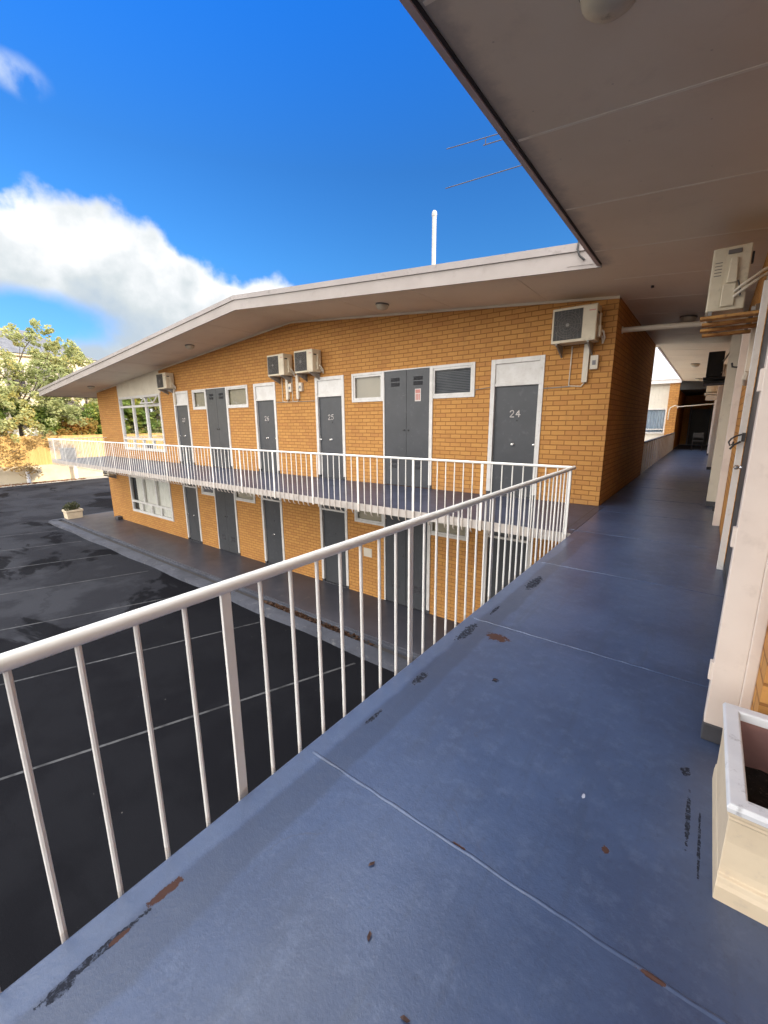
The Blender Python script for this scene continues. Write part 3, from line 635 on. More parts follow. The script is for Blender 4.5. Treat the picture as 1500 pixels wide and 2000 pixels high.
    o = MB(); n = 150
    for k in range(n):
        if not up or True:
            fa, fb = k / n, (k + 1) / n
            def cy(f): return YF + .085 + .016 * math.sin(f * 130) + .008 * math.sin(f * 47)
            if up and .05 < fa < .93: continue
            if not up and fa < .10: continue
            o.quad((x0 + .05 + (x1 - x0 - .1) * fa, cy(fa), z0), (x0 + .05 + (x1 - x0 - .1) * fb, cy(fb), z0), (x0 + .05 + (x1 - x0 - .1) * fb, cy(fb), z1), (x0 + .05 + (x1 - x0 - .1) * fa, cy(fa), z1))
    o.build('curtain', CURT, bw, True)
    if up:  # open awning sash at the right
        o = MB(); xa = x0 + .08 + 2 * t3 + .06
        for (a, b, c, d) in ((xa, x1 - .09, 0, .05), (xa, x1 - .09, .29, .34), (xa, xa + .05, .05, .29), (x1 - .14, x1 - .09, .05, .29)):
            o.add([(a, YF - .03 - .20 * (1 - c / .34), zt + .05 + c * .9), (b, YF - .03 - .20 * (1 - c / .34), zt + .05 + c * .9), (b, YF - .03 - .20 * (1 - d / .34), zt + .05 + d * .9), (a, YF - .03 - .20 * (1 - d / .34), zt + .05 + d * .9)], [(0, 1, 2, 3)])
        sm = o.build('open_sash', WHITE, bw); so = sm.modifiers.new('thick', 'SOLIDIFY'); so.thickness = .03
# cream panel above the picture window up to the soffit
o = MB(); x0, x1 = -20.55, -16.70
o.prism([(x0, 2.60), (x1, 2.60), (x1, zs(x1) - .045), (x0, zs(x0) - .045)], 'y', YF - .02, YF - .002); o.build('gable_panel', CREAM, far)
# small brick vent in the lower wall and an electrical plate
o = MB(); o.box(-6.75, -6.48, YF - .012, YF - .001, ZL + 1.05, ZL + 1.28); lv = o.build('wall_vent', PIPEC, far)
# old downpipe foot at the lower corner
o = MB(); o.box(-22.2, -21.85, YF - .22, YF - .002, ZL, ZL + .14); o.build('downpipe_base', PLINTH, far, bevel=.02)
# gutter end: bracket and bent strap on the right end of the fascia
o = MB(); o.prism([(-1.75, zs(-1.75) + .02), (-1.345, zs(-1.345) + .02), (-1.345, zs(-1.345) + .135), (-1.75, zs(-1.75) + .13)], 'y', YE - .006, YE - .001); o.build('flashing_patch', FASC, far)
o = MB(); o.tube([(-1.62, YE - .03, 3.72), (-1.63, YE - .035, 3.60), (-1.60, YE - .03, 3.52), (-1.54, YE - .02, 3.46)], .012, 8); o.build('bent_strap', IRON, far, True)

# ------------------------------------------------------------------ railings
def hook(mb, p, inward, r, top):
    """one baluster: down past the slab edge and curled under it"""
    x, y = p; ix, iy = inward
    mb.tube([(x, y, top), (x, y, .30), (x, y, -.15), (x + ix * .012, y + iy * .012, -.185), (x + ix * .045, y + iy * .045, -.205)], r, 8)
def flat_post(mb, x, y, ax, top):
    if ax == 'y': mb.box(x - .007, x + .007, y - .019, y + .019, -.15, top)
    else: mb.box(x - .019, x + .019, y - .007, y + .007, -.15, top)
RX = XE - .026
nr = thing('balcony_railing', (RX, 2.4, 0), 'near white tubular railing crossing the photo diagonally along the blue walkway edge', 'railing')
o = MB(); o.tube([(RX, -2.0, .868), (RX, 5.705, .868)], .0235, 20); o.build('handrail', RAILW, nr, True)
k = 0; y = .772 - .15 * 16
while y < 5.66:
    o = MB()
    if (k - 16) % 8 == 0:
        flat_post(o, RX, y, 'y', .862); o.build('post', RAILW, nr, bevel=.002)
    else:
        hook(o, (RX, y), (1, 0), .0085, .862); o.build('baluster', RAILW, nr, True)
    y += .15; k += 1
RY = YB - .026
fr = thing('balcony_railing', (-8.0, RY, 0), 'far long white railing along the front of the numbered doors balcony', 'railing')
o = MB(); o.tube([(RX, RY, .868), (-22.43, RY, .868), (-22.43, YF + 1.2, .868)], .0175, 16); o.build('handrail', RAILW, fr, True)
n_b = 0; far_rest = MB(); x = RX - .05; k = 0
while x > -22.4:
    o = MB()
    if k % 8 == 0:
        flat_post(o, x, RY, 'x', .862); o.build('post', RAILW, fr)
    elif n_b < 98:
        hook(o, (x, RY), (0, 1), .0085, .862); o.build('baluster', RAILW, fr, True); n_b += 1
    else: hook(far_rest, (x, RY), (0, 1), .0085, .862)
    x -= .15; k += 1
for q in range(1, 15): hook(far_rest, (-22.43, RY + q * .15), (1, 0), .0085, .862)
fo = far_rest.build('balusters', RAILW, fr, True); fo['kind'] = 'stuff'

# ------------------------------------------------------------------ near wing
near = thing('motel_wing', (4.0, 10.0, 0), 'near motel wing with pinkish soffit overhead and pale jambs along the blue walkway', 'building')
def zn(x): return ZRIDGE - SR * (x - XRIDGE)
XWL, XWR = 0.27, 9.0; ROOF0 = -2.0
o = MB()
o.quad((-1.335, ROOF0, zn(-1.335)), (XWR, ROOF0, zn(XWR)), (XWR, 27.2, zn(XWR)), (-1.335, 27.2, zn(-1.335)))
nso = o.build('soffit', SOFF, near)
for q in range(-2, 20):
    yj = 2.045 + 1.2375 * q
    o = MB(); xs_ = [-1.31 + 2.1 * i / 6 for i in range(7)]
    if yj < 2.05: xs_ = [-1.31 + 4.4 * i / 6 for i in range(7)]
    for a, b in zip(xs_[:-1], xs_[1:]):
        o.add([(a, yj - .011, zn(a) - .003), (b, yj - .011, zn(b) - .003), (b, yj + .011, zn(b) - .003), (a, yj + .011, zn(a) - .003), (a, yj - .013, zn(a) + .001), (b, yj - .013, zn(b) + .001), (b, yj + .013, zn(b) + .001), (a, yj + .013, zn(a) + .001)],
              [(0, 3, 2, 1), (0, 1, 5, 4), (2, 3, 7, 6)])
    o.build('joint_strip', STRIP, nso)
def slopedn(mb, xa, xb, y0, y1, lo, hi):
    za, zb = zn(xa), zn(xb)
    mb.add([(xa, y0, za + lo), (xb, y0, zb + lo), (xb, y1, zb + lo), (xa, y1, za + lo), (xa, y0, za + hi), (xb, y0, zb + hi), (xb, y1, zb + hi), (xa, y1, za + hi)],
           [(0, 3, 2, 1), (4, 5, 6, 7), (0, 1, 5, 4), (1, 2, 6, 5), (2, 3, 7, 6), (3, 0, 4, 7)])
o = MB(); slopedn(o, -1.333, XWR + .3, ROOF0, 27.2, .012, .27); o.build('roof', ROOFM, near)
o = MB(); slopedn(o, -1.385, -1.345, ROOF0, YE - .025, -.018, .26); o.build('fascia', LIP, near)
o = MB(); slopedn(o, -1.3445, -1.325, ROOF0, YE - .03, -.009, -.001); o.build('shadow_gap', DARKGAP, near)
o = MB(); slopedn(o, -1.385, -1.345, 13.95, 27.2, -.018, .26); o.build('fascia', LIP, near)
# brick wall beside the walkway, its end facing us, the wing behind it, and an added sun blocker
o = MB(); yw0 = 2.06
o.quad((.285, yw0, 0), (.285, 5.0, 0), (.285, 5.0, zn(.285)), (.285, yw0, zn(.285))); o.quad((.263, 5.0, 0), (.263, 33, 0), (.263, 33, zn(.263)), (.263, 5.0, zn(.263))); o.build('wall', BRY, near)
o = MB(); o.quad((.285, yw0, 0), (6.5, yw0, 0), (6.5, yw0, zn(6.5)), (.285, yw0, zn(.285))); o.build('wall_end', BRX, near)
o = MB(); o.box(.30, 8.0, -12, 26.6, ZG, -.131); o.build('lower_storey', BRY, near)
o = MB(); o.box(6.5, 8.0, -1.0, 26.6, 0, zn(8.0) + .05); o.build('rear_wall', BRY, near)
o = MB(); o.box(6.5, 8.0, -14, -1.0, 0, 5.6); o.build('sun_blocker', BRY, near)  # unseen tall block added to keep low sun off the courtyard
# first cupboard beside the camera: white jamb, grey leaves, hinges
o = MB(); o.box(.138, .246, 2.222, 2.29, .086, 2.62); o.box(.246, .285, 2.215, 2.30, .086, 2.62); jm = o.build('cupboard_jamb', PINKW, near, bevel=.004)
o = MB(); o.box(.1365, .286, 2.218, 2.292, .001, .0855); o.build('jamb_plinth', PLINTH, near, bevel=.004)
for zz in (.30, .92, 1.55): 
    o = MB(); o.box(.126, .142, 2.224, 2.262, zz, zz + .085); o.build('hinge', PINKW, jm, bevel=.003)
o = MB(); o.box(.268, .284, 2.305, 5.115, .09, 2.60); o.build('cupboard_door', DOORG, near)
o = MB(); o.box(.262, .284, 2.303, 5.115, .001, .088); o.build('door_sill', DOORG, near)
o = MB(); o.box(.216, .284, 5.12, 5.20, .002, 2.62); fj = o.build('door_jamb', WHITE, near, bevel=.004)
o = MB(); o.tube([(.235, 5.09, 1.315), (.195, 5.08, 1.30), (.165, 5.08, 1.275), (.150, 5.08, 1.245), (.160, 5.08, 1.215), (.18, 5.08, 1.225), (.185, 5.08, 1.25)], .0075, 8)
o.tube([(.235, 5.09, 1.25), (.19, 5.08, 1.22), (.165, 5.075, 1.18)], .009, 8); o.box(.236, .268, 5.05, 5.09, 1.25, 1.33); o.build('door_latch', IRON, fj, True)
o = MB(); o.lathe((.268, 5.02, 1.02), [(0, -.06), (.02, -.047), (.022, -.03), (.012, -.015), (.02, 0)], 12, 'x'); o.build('door_knob', CHROME, fj, True)
# second door jamb and further cupboard fins
o = MB(); o.box(.182, .262, 7.32, 7.42, .002, 2.62); j2 = o.build('door_jamb', PINKW, near, bevel=.004)
o = MB(); o.box(.160, .183, 7.35, 7.40, .20, .27); o.build('door_stop', IRON, j2)
o = MB(); o.tube([(.182, 7.36, 2.12), (.13, 7.36, 2.13), (.12, 7.36, 2.18)], .012, 8); o.build('door_hook', IRON, j2)
for yy, xa, mt in ((9.0, .092, CREAM), (15.9, .045, WHITE), (22.5, .0, WHITE)):
    o = MB(); o.box(xa, .284, yy, yy + .09, .086, 3.0); o.build('cupboard_jamb', mt, near, bevel=.004)
    o = MB(); o.box(xa + .002, .284, yy + .001, yy + .088, .001, .0855); o.build('jamb_plinth', PLINTH, near)
    o = MB(); o.box(xa + .05, .284, yy + .09, yy + 1.6, .02, 2.6); o.build('cupboard_door', DOORG if mt is CREAM else WHITE, near)
for yy in (12.3, 19.3):
    o = MB(); o.box(.16, .284, yy, yy + .08, .086, 2.6); o.build('door_jamb', WHITE, near)
# insulation trunk running down the wall below the first air conditioner
o = MB(); o.box(.215, .284, 6.05, 6.15, 1.95, 2.62); o.tube([(.25, 6.10, 1.97), (.24, 6.16, 1.90), (.25, 6.35, 1.87), (.26, 6.5, 1.86)], .035, 10); o.build('pipe_trunking', PIPEC, near, bevel=.006)
# end of the passage
o = MB(); o.quad((-1.43, 32.0, 0), (.4, 32.0, 0), (.4, 32.0, 3.4), (-1.43, 32.0, 3.4)); o.build('end_wall', BRX, near)
o = MB(); o.quad((-1.43, 26.0, 0), (-1.43, 32.0, 0), (-1.43, 32.0, 3.4), (-1.43, 26.0, 3.4)); o.build('recess_wall', BRY, near)
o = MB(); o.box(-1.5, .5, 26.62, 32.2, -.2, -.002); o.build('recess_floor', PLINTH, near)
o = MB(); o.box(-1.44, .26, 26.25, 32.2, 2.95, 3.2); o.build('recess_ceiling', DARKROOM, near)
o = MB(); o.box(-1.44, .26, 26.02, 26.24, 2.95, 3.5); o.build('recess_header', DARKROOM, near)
o = MB(); o.box(-1.02, -.10, 31.9, 31.98, .02, 2.12); ed = o.build('end_door', IRON, near)
o = MB(); frame_rect(o, -1.10, -.02, .02, 2.45, .07, 31.86, 31.98, False); o.build('door_frame', GREYBOX, near)

# rear wing seen through the passage
rear = thing('motel_wing', (-4.0, 27.0, ZL), 'distant cream clad wing with curtained window seen through the open passage', 'building')
o = MB(); o.box(-1.86, -1.44, 26.0, 26.55, ZL, 3.30); o.build('brick_pier', BRX, rear)
o = MB()
for q in range(60):
    xa = -1.865 - q * .15; 
    o.box(xa - .135, xa, 26.25, 26.4, 2.08, 3.3); o.box(xa - .15, xa - .135, 26.27, 26.4, 2.08, 3.3)
o.build('cladding', VCLAD, rear)
o = MB(); frame_rect(o, -4.6, -1.87, .80, 2.08, .07, 26.22, 26.35); o.box(-4.55, -1.94, 26.23, 26.33, 1.0, 1.05); rw = o.build('window', WHITE, rear)
o = MB(); o.quad((-4.53, 26.30, .87), (-1.94, 26.30, .87), (-1.94, 26.30, 2.01), (-4.53, 26.30, 2.01)); o.build('pane', GLASS, rw)
o = MB(); n = 120
for k in range(n):
    fa, fb = k / n, (k + 1) / n
    def cy2(f): return 26.38 + .03 * math.sin(f * 150)
    o.quad((-4.6 + 2.72 * fa, cy2(fa), .85), (-4.6 + 2.72 * fb, cy2(fb), .85), (-4.6 + 2.72 * fb, cy2(fb), 2.05), (-4.6 + 2.72 * fa, cy2(fa), 2.05))
o.build('curtain', CURTB, rw, True)
o = MB(); o.box(-11, -1.87, 26.3, 26.5, ZL, .80); o.box(-11, -4.6, 26.3, 26.5, .8, 2.08); o.build('wall', VCLAD, rear)
o = MB(); o.box(-11.5, -1.40, 25.9, 26.0, 3.28, 3.46); o.box(-11.5, -1.40, 25.86, 26.0, 3.46, 3.62); o.build('fascia', WHITE, rear)
o = MB(); o.box(-11.5, -1.42, 26.0, 30, 3.30, 3.55); o.build('roof', ROOFM, rear)

# solid balustrade of the far passage
bl = thing('panel_balustrade', (-1.4, 19.5, 0), 'solid cream balustrade with upright cover strips and dark cap far down the passage', 'balustrade')
o = MB(); o.box(-1.42, -1.39, 13.5, 25.95, .02, .85); o.build('panel', WHITE, bl)
for q in range(20):
    o = MB(); yy = 13.6 + q * .63; o.box(-1.39, -1.372, yy, yy + .05, .02, .85); o.build('cover_strip', CREAM, bl)
o = MB(); o.box(-1.44, -1.365, 13.5, 25.95, .85, .885); o.build('cap', PLINTH, bl)

# chair at the end of the passage
ch = thing('metal_chair', (-.42, 25.9, 0), 'dark metal framed chair in shadow at the end of the passage', 'chair')
o = MB()
for sx in (-.2, .2):
    o = MB(); o.tube([(-.42 + sx, 25.7, 0), (-.42 + sx, 25.7, .45)], .011); o.build('leg', IRON, ch, True)
    o = MB(); o.tube([(-.42 + sx, 26.12, 0), (-.42 + sx, 26.1, .45), (-.42 + sx, 26.18, .88)], .011); o.build('leg', IRON, ch, True)
o = MB(); o.box(-.64, -.20, 25.68, 26.12, .45, .48); o.build('seat', IRON, ch, bevel=.01)
o = MB(); o.box(-.62, -.22, 26.13, 26.16, .62, .86); o.build('backrest', IRON, ch, bevel=.008)

# ------------------------------------------------------------------ ceiling lights
def ceiling_light(x, y, z, slope, label, first=[None]):
    if first[0] is None:
        r = thing('ceiling_light', (0, 0, 0), label, 'light', 'round ceiling lights under the eaves')
        o = MB(); o.lathe((0, 0, 0), [(0, .01), (.125, .01), (.135, -.002), (.135, -.022), (.11, -.03)], 32); o.build('base', LAMPD, r, True)
        o = MB(); o.lathe((0, 0, -.02), [(.124, 0), (.124, -.02), (.112, -.055), (.08, -.082), (.04, -.094), (0, -.097)], 32); o.build('lamp_shade', LAMPM, r, True)
        first[0] = r; c = r
    else: c = copy_thing(first[0], (0, 0, 0), 0, label)
    c.location = (x, y, z); c.rotation_euler = (0, slope, 0)
ang = math.atan(SR); angl = -math.atan(SL)
ceiling_light(-.565, 2.375, zn(-.565), ang, 'large stained round light on the near soffit at the top edge of the photo')
ceiling_light(-.56, 9.86, zn(-.56), ang, 'round light in the dark stretch of passage soffit behind the crossing pipe')
ceiling_light(-.66, 18.0, zn(-.66), ang, 'round light on the pale passage soffit left of the dark air conditioner')
ceiling_light(-.68, 24.3, zn(-.68), ang, 'farthest round light, near the dark end of the passage soffit')
ceiling_light(-5.433, 7.08, zs(-5.433), ang, 'round light on the far wing soffit above the notice cupboard')
ceiling_light(-12.79, 7.1, zs(-12.79), angl, 'round light on the far wing soffit just left of the ridge')
ceiling_light(-21.4, 7.25, zs(-21.4), angl, 'round light at the left tip of the far wing soffit by the corner')

# ------------------------------------------------------------------ air conditioners (front faces -Y, origin bottom centre of the back)
def make_aircon(name, casing, label, group):
    r = thing(name, (0, 0, 0), label, 'air conditioner', group)
    W2, Dp, H = .34, .30, .54
    o = MB(); o.box(-W2, W2, -Dp - .03, -.03, 0, H); body = o.build('casing', casing, r, bevel=.012)
    o = MB(); o.box(-W2 + .03, .13, -Dp - .034, -Dp - .0305, .045, H - .04); gp = o.build('fan_opening', ACD, r)
    o = MB(); c = (-.09, -Dp - .048, .27)
    for rr in (.045, .085, .125, .165, .20):
        pts = [(c[0] + rr * math.cos(a), c[1], c[2] + rr * math.sin(a)) for a in [2 * math.pi * i / 28 for i in range(29)]]
        o.tube(pts, .0028, 5, False)
    for a in range(12):
        o.tube([(c[0] + .03 * math.cos(a * math.pi / 6), c[1], c[2] + .03 * math.sin(a * math.pi / 6)), (c[0] + .215 * math.cos(a * math.pi / 6), c[1] + .012, c[2] + .215 * math.sin(a * math.pi / 6))], .0028, 5)
    for q in range(9): o.tube([(-W2 + .035 + q * .054, -Dp - .038, .05), (-W2 + .035 + q * .054, -Dp - .038, H - .045)], .0022, 4)
    o.lathe((c[0], c[1] + .004, c[2]), [(0, -.006), (.03, -.004), (.036, .006)], 16, 'y'); o.build('wire_guard', WIRE, gp, True)
    o = MB(); o.box(.145, W2 - .012, -Dp - .0335, -Dp - .030, .02, H - .02); o.build('service_panel', casing, body, bevel=.003)
    o = MB(); o.box(.22, .315, -Dp - .0355, -Dp - .0338, H - .10, H - .085); o.build('badge', NOTR, body)
    o = MB(); o.box(W2, W2 + .045, -.20, -.09, .06, .24); o.prism([(-.19, .24), (-.10, .24), (-.11, .42), (-.18, .42)], 'x', W2, W2 + .03); o.build('valve_cover', casing, body, bevel=.01)
    o = MB(); o.box(W2 - .001, W2 + .006, -.29, -.20, .40, .43); o.build('hand_grip', ACD, body)
    for sx in (-.24, .24):
        o = MB(); o.prism([(0, 0), (-.36, 0), (-.36, -.03), (-.05, -.16), (0, -.19)], 'x', sx - .012, sx + .012); o.build('bracket', STEEL, r)
    o = MB(); o.tube([(W2 + .02, -.15, .18), (W2 + .07, -.12, .14), (W2 + .08, -.05, .06), (W2 + .05, -.02, -.02)], .016, 8); o.tube([(W2 + .02, -.12, .12), (W2 + .05, -.09, .07), (W2 + .055, -.03, .0)], .014, 8); o.build('refrigerant_pipe', PIPEC, r, True)
    return r
def wall_ducts(parent_loc, pieces, r):
    for nm, mb, mt in pieces: mb.build(nm, mt, r)
G = 'air conditioner units on the brick facade'
a24 = make_aircon('air_conditioner', ACW, 'cream air conditioner above door 24 nearest the brick corner', G)
units = [(a24, -1.955, YF)]
a25b = copy_thing(a24, (-8.37, YF, 2.705), 0, 'right one of the pair of air conditioners between doors 25 and 26')
a25a = copy_thing(a24, (-9.47, YF, 2.705), 0, 'left one of the pair of air conditioners between doors 25 and 26')
a27 = copy_thing(a24, (-15.87, YF, 2.70), 0, 'air conditioner in front of the cream gable panel over the picture window')
alow = copy_thing(a24, (-22.2, YF, ZL + 2.12), 0, 'air conditioner tucked under the balcony at the far left lower corner')
a24.location = (-1.955, YF, 2.705)
# wiring and ducts belonging to each facade unit
def ducts(r, dx_, wide=True):
    x, y, z = r.location
    o = MB(); o.box(x + dx_ - .045, x + dx_ + .045, y - .07, y - .002, z - .62, z - .005); o.build('duct_cover', PIPEC, r, bevel=.008, origin=None)
    o = MB(); o.box(x + dx_ + .07, x + dx_ + .19, y - .075, y - .002, z - .42, z - .20); sw = o.build('isolator_box', PIPEC, r, bevel=.006)
    o = MB(); o.box(x + dx_ + .105, x + dx_ + .155, y - .085, y - .075, z - .35, z - .28); o.build('switch_knob', GREYBOX, sw)
    o = MB(); o.tube([(x + dx_ - .24, y - .015, z - .02), (x + dx_ - .25, y - .015, z - .66), (x + dx_ - .05, y - .02, z - .68), (x + dx_, y - .03, z - .62)], .011, 8); o.build('conduit', PIPEC, r, True)
ducts(a24, .17); ducts(a25b, -.58); ducts(a25a, .10)
o = MB(); x, y, z = a27.location; o.box(x + .22, x + .30, y - .07, y - .002, z - .55, z - .005); o.build('duct_cover', PIPEC, a27, bevel=.008)
o = MB(); x, y, z = a24.location; o.tube([(x - .06, y - .012, z - .67), (x - .50, y - .012, z - .68)], .010, 6); o.build('cable', STEEL, a24, True); o = MB(); o.tube([(-3.47, y - .012, 2.10), (-3.78, y - .012, 2.07), (-3.8, y - .012, 1.93)], .007, 6); o.build('cable', STEEL, a24, True)
o = MB(); o.tube([(-9.9, YF - .012, 2.03), (-8.32, YF - .012, 2.02)], .009, 6); o.build('cable', STEEL, a25b, True)

# near unit on its slatted shelf: front faces -X
acn = thing('air_conditioner', (.20, 5.2, 2.40), 'large cream air conditioner side on, above the rusty slats at the right edge', 'air conditioner', 'air conditioner units along the passage wall')
x0, x1, y0, y1, z0, z1 = -.17, .105, 5.20, 5.92, 2.43, 2.965
o = MB(); o.box(x0, x1, y0, y1, z0, z1); body = o.build('casing', ACW, acn, bevel=.010)
o = MB(); o.box(x0 + .014, x0 + .094, y0 - .003, y0 - .0005, z0 + .01, z1 - .012); o.build('corner_panel', ACW, body, bevel=.002)
o = MB(); o.box(x0 + .108, x0 + .205, y0 - .012, y0 - .0008, z1 - .066, z1 - .028); o.build('hand_grip', LAMPD, body, bevel=.006)
o = MB(); o.box(x0 + .10, x0 + .20, y0 - .022, y0 - .0009, z0 + .03, z0 + .225); o.prism([(x0 + .125, z0 + .225), (x0 + .20, z0 + .225), (x0 + .185, z1 - .10), (x0 + .135, z1 - .10)], 'y', y0 - .038, y0 - .001); o.build('valve_cover', ACW, body, bevel=.008)
for q in range(5):
    o = MB(); o.box(x0 + .025, x0 + .078, y0 - .0045, y0 - .0032, z1 - .235 + q * .027, z1 - .228 + q * .027); o.build('rating_label', LAMPD, body)
for dzz in (0, .045):
    o = MB(); o.tube([(x0 + .19, y0 - .03, z0 + .10 + dzz), (x0 + .24, y0 - .05, z0 + .14 + dzz), (x0 + .32, y0 - .04, z0 + .20 + dzz), (.20, y0 + .02, z0 + .25 + dzz), (.30, y0 + .05, z0 + .30 + dzz)], .013, 10); o.build('refrigerant_pipe', PIPEC, acn, True)
o = MB(); o.tube([(x0 + .205, y0 - .03, z0 + .235), (x0 + .225, y0 - .045, z0 + .18), (x0 + .235, y0 - .05, z0 + .10)], .006, 8); o.build('cable', IRON, acn, True)
o = MB(); o.box(.235, .31, y0 + .03, y0 + .12, z0 + .22, 3.2); o.build('duct_cover', PIPEC, acn, bevel=.006)
o = MB(); o.box(x1 + .004, x1 + .02, y0 + .05, y0 + .10, z1 - .15, z1 - .06); o.build('rear_clip', IRON, acn)
shelf = thing('slatted_shelf', (.05, 5.5, 2.39), 'rusty brown slatted shelf carrying the near air conditioner at the right edge', 'shelf')
for q, yy in enumerate((5.17, 5.50, 5.83, 6.16)):
    o = MB(); o.prism([(yy, 2.392), (yy + .085, 2.384), (yy + .085, 2.362), (yy, 2.366)], 'x', -.195 - rnd.uniform(-.012, .02), .283); o.build('slat', RUST, shelf, bevel=.003)
o = MB(); o.box(-.15, -.12, 5.16, 6.26, 2.393, 2.428); o.box(.16, .19, 5.16, 6.26, 2.393, 2.428); o.build('bearer', STEEL, shelf)
dk = thing('air_conditioner', (.05, 12.6, 2.4), 'air conditioner with silhouette shade painted on its casing, farther along the passage wall', 'air conditioner', 'air conditioner units along the passage wall')
o = MB(); o.box(-.235, .062, 12.6, 13.4, 2.44, 2.98); b_ = o.build('casing', ACSHADE, dk, bevel=.012)
o = MB(); o.box(-.28, .28, 12.55, 13.45, 2.37, 2.42); o.box(-.26, .28, 12.60, 13.40, 2.28, 2.33); o.build('shelf_bracket', ACSHADE, dk)
o = MB(); o.tube([(.05, 12.58, 2.75), (.10, 12.56, 2.85), (.16, 12.58, 2.95), (.28, 12.6, 3.0)], .018, 8); o.tube([(.05, 12.58, 2.50), (.09, 12.56, 2.55), (.10, 12.57, 2.68)], .014, 8); o.build('refrigerant_pipe', PIPEC, dk, True)
fr3 = thing('air_conditioner', (.0, 18.6, 2.2), 'small pale air conditioner farthest down the passage, below the dark one', 'air conditioner', 'air conditioner units along the passage wall')
o = MB(); o.box(-.27, .035, 18.6, 19.3, 2.40, 2.66); o.build('casing', ACW, fr3, bevel=.012)
o = MB(); o.box(-.15, -.06, 18.57, 18.60, 2.43, 2.56); o.build('valve_cover', POTW, fr3)
o = MB(); o.box(-.31, .25, 18.55, 19.35, 2.32, 2.37); o.box(-.26, .25, 18.6, 19.3, 2.14, 2.31); o.build('shelf_bracket', PIPEC, fr3)
# pipes crossing the passage
cp = thing('crossing_pipe', (-.6, 8.44, 2.9), 'thick cream pipe crossing the passage from the brick corner to the near air conditioner', 'pipe')
o = MB(); o.tube([(-1.384, 8.44, 2.945), (.285, 8.30, 2.845)], .043, 16); o.build('pipe', PIPEC, cp, True)
o = MB(); o.lathe((-1.384, 8.44, 2.945), [(.043, .0), (.06, .0), (.06, .012), (.043, .014)], 16, 'x'); o.build('collar', PIPEC, cp)
cp2 = tag(MB().tube([(-1.75, 25.8, 1.5), (-1.75, 25.78, 1.95), (-1.70, 25.76, 2.10), (-1.52, 25.74, 2.19), (-1.40, 25.74, 2.14), (-1.42, 25.76, 2.05)], .025, 8).tube([(-1.44, 25.74, 2.12), (.28, 25.7, 2.24)], .022, 8).build('looped_pipe', PIPEC, None, True), 'thin pale pipe looping round the brick pier at the passage end', 'pipe')

# ------------------------------------------------------------------ roof furniture
vp = thing('vent_pipe', (-4.83, 8.0, 3.7), 'white vent pipe with a cowl standing on the far wing roof', 'vent pipe')
o = MB(); o.tube([(-4.83, 8.0, 3.68), (-4.83, 8.0, 5.43)], .042, 16); o.build('pipe', PVCW, vp, True)
o = MB(); o.lathe((-4.83, 8.0, 5.42), [(.043, 0), (.050, .0), (.052, .03), (.048, .075), (.03, .095), (0, .10)], 16); o.build('cowl', PVCW, vp, True)
an = thing('tv_antenna', (-.9, 7.5, 3.5), 'thin reddish television antenna rods against the blue sky above the eave', 'antenna')
o = MB(); o.tube([(-.9, 7.5, 3.3), (-.9, 7.5, 6.0)], .02, 8); o.build('mast', ANTM, an, True)
o = MB(); o.tube([(-4.30, 7.5, 6.165), (-.85, 7.5, 5.76)], .0075, 6); o.tube([(-3.56, 7.5, 5.97), (-3.56, 7.5, 6.07)], .008, 6); o.tube([(-3.60, 7.5, 5.98), (-2.4, 7.5, 5.86)], .008, 6); o.build('upper_boom', ANTM, an, True)
o = MB(); o.tube([(-4.305, 7.5, 5.555), (-.85, 7.5, 5.34)], .0075, 6); o.build('lower_boom', ANTM, an, True)

# ------------------------------------------------------------------ planters
pl = thing('planter_box', (.5, 1.7, 0), 'near cream planter trough with empty dark soil at the right edge of the walkway', 'planter')
X0, X1, Y0, Y1 = .180, 1.02, 1.418, 1.975
def ring(mb, a, z0, z1, b=None):
    """frame ring: outer rectangle inset a, inner b"""
    (x0, x1, y0, y1) = (X0 + a, X1 - a, Y0 + a, Y1 - a); t_ = b
    mb.box(x0, x1, y0, y0 + t_, z0, z1); mb.box(x0, x1, y1 - t_, y1, z0, z1); mb.box(x0, x0 + t_, y0 + t_, y1 - t_, z0, z1); mb.box(x1 - t_, x1, y0 + t_, y1 - t_, z0, z1)
def loft(mb, prof):
    """prof: list of (inset, z) outlines lofted round the rectangle"""
    vs = []; n = 4
    for a, z_ in prof:
        e = a * .15 if 0 < a < .03 else a
        vs += [(X0 + e, Y0 + a, z_), (X1 - e, Y0 + a, z_), (X1 - e, Y1 - a, z_), (X0 + e, Y1 - a, z_)]
    fs = []
    for i in range(len(prof) - 1):
        for k in range(4): fs.append((i * 4 + k, i * 4 + (k + 1) % 4, (i + 1) * 4 + (k + 1) % 4, (i + 1) * 4 + k))
    mb.add(vs, fs)
o = MB(); loft(o, [(0.0, 0.0), (0.0, .050), (.006, .062), (.010, .078), (.022, .082), (.024, .11), (.022, .20), (.014, .26), (.010, .285), (.004, .293), (.004, .304), (-.004, .310), (-.006, .322)]); o.build('trough', POTW, pl, bevel=.003)
o = MB(); loft(o, [(-.006, .3225), (-.009, .338), (-.004, .351), (.036, .352), (.040, .347), (.042, .32)]); o.build('rim', POTR, pl, bevel=.003)
o = MB(); loft(o, [(.0425, .3195), (.050, .2), (.056, .08)]); o.build('inner_lining', POTIN, pl)
o = MB(); nx, ny = 30, 18
for i in range(nx + 1):
    for j in range(ny + 1): o.v.append((X0 + .053 + (X1 - X0 - .106) * i / nx, Y0 + .053 + (Y1 - Y0 - .106) * j / ny, .150 + rnd.uniform(-.008, .008)))
for i in range(nx):
    for j in range(ny): a = i * (ny + 1) + j; o.f.append((a, a + ny + 1, a + ny + 2, a + 1)); o.mi.append(0)
o.build('soil', SOIL, pl, True)

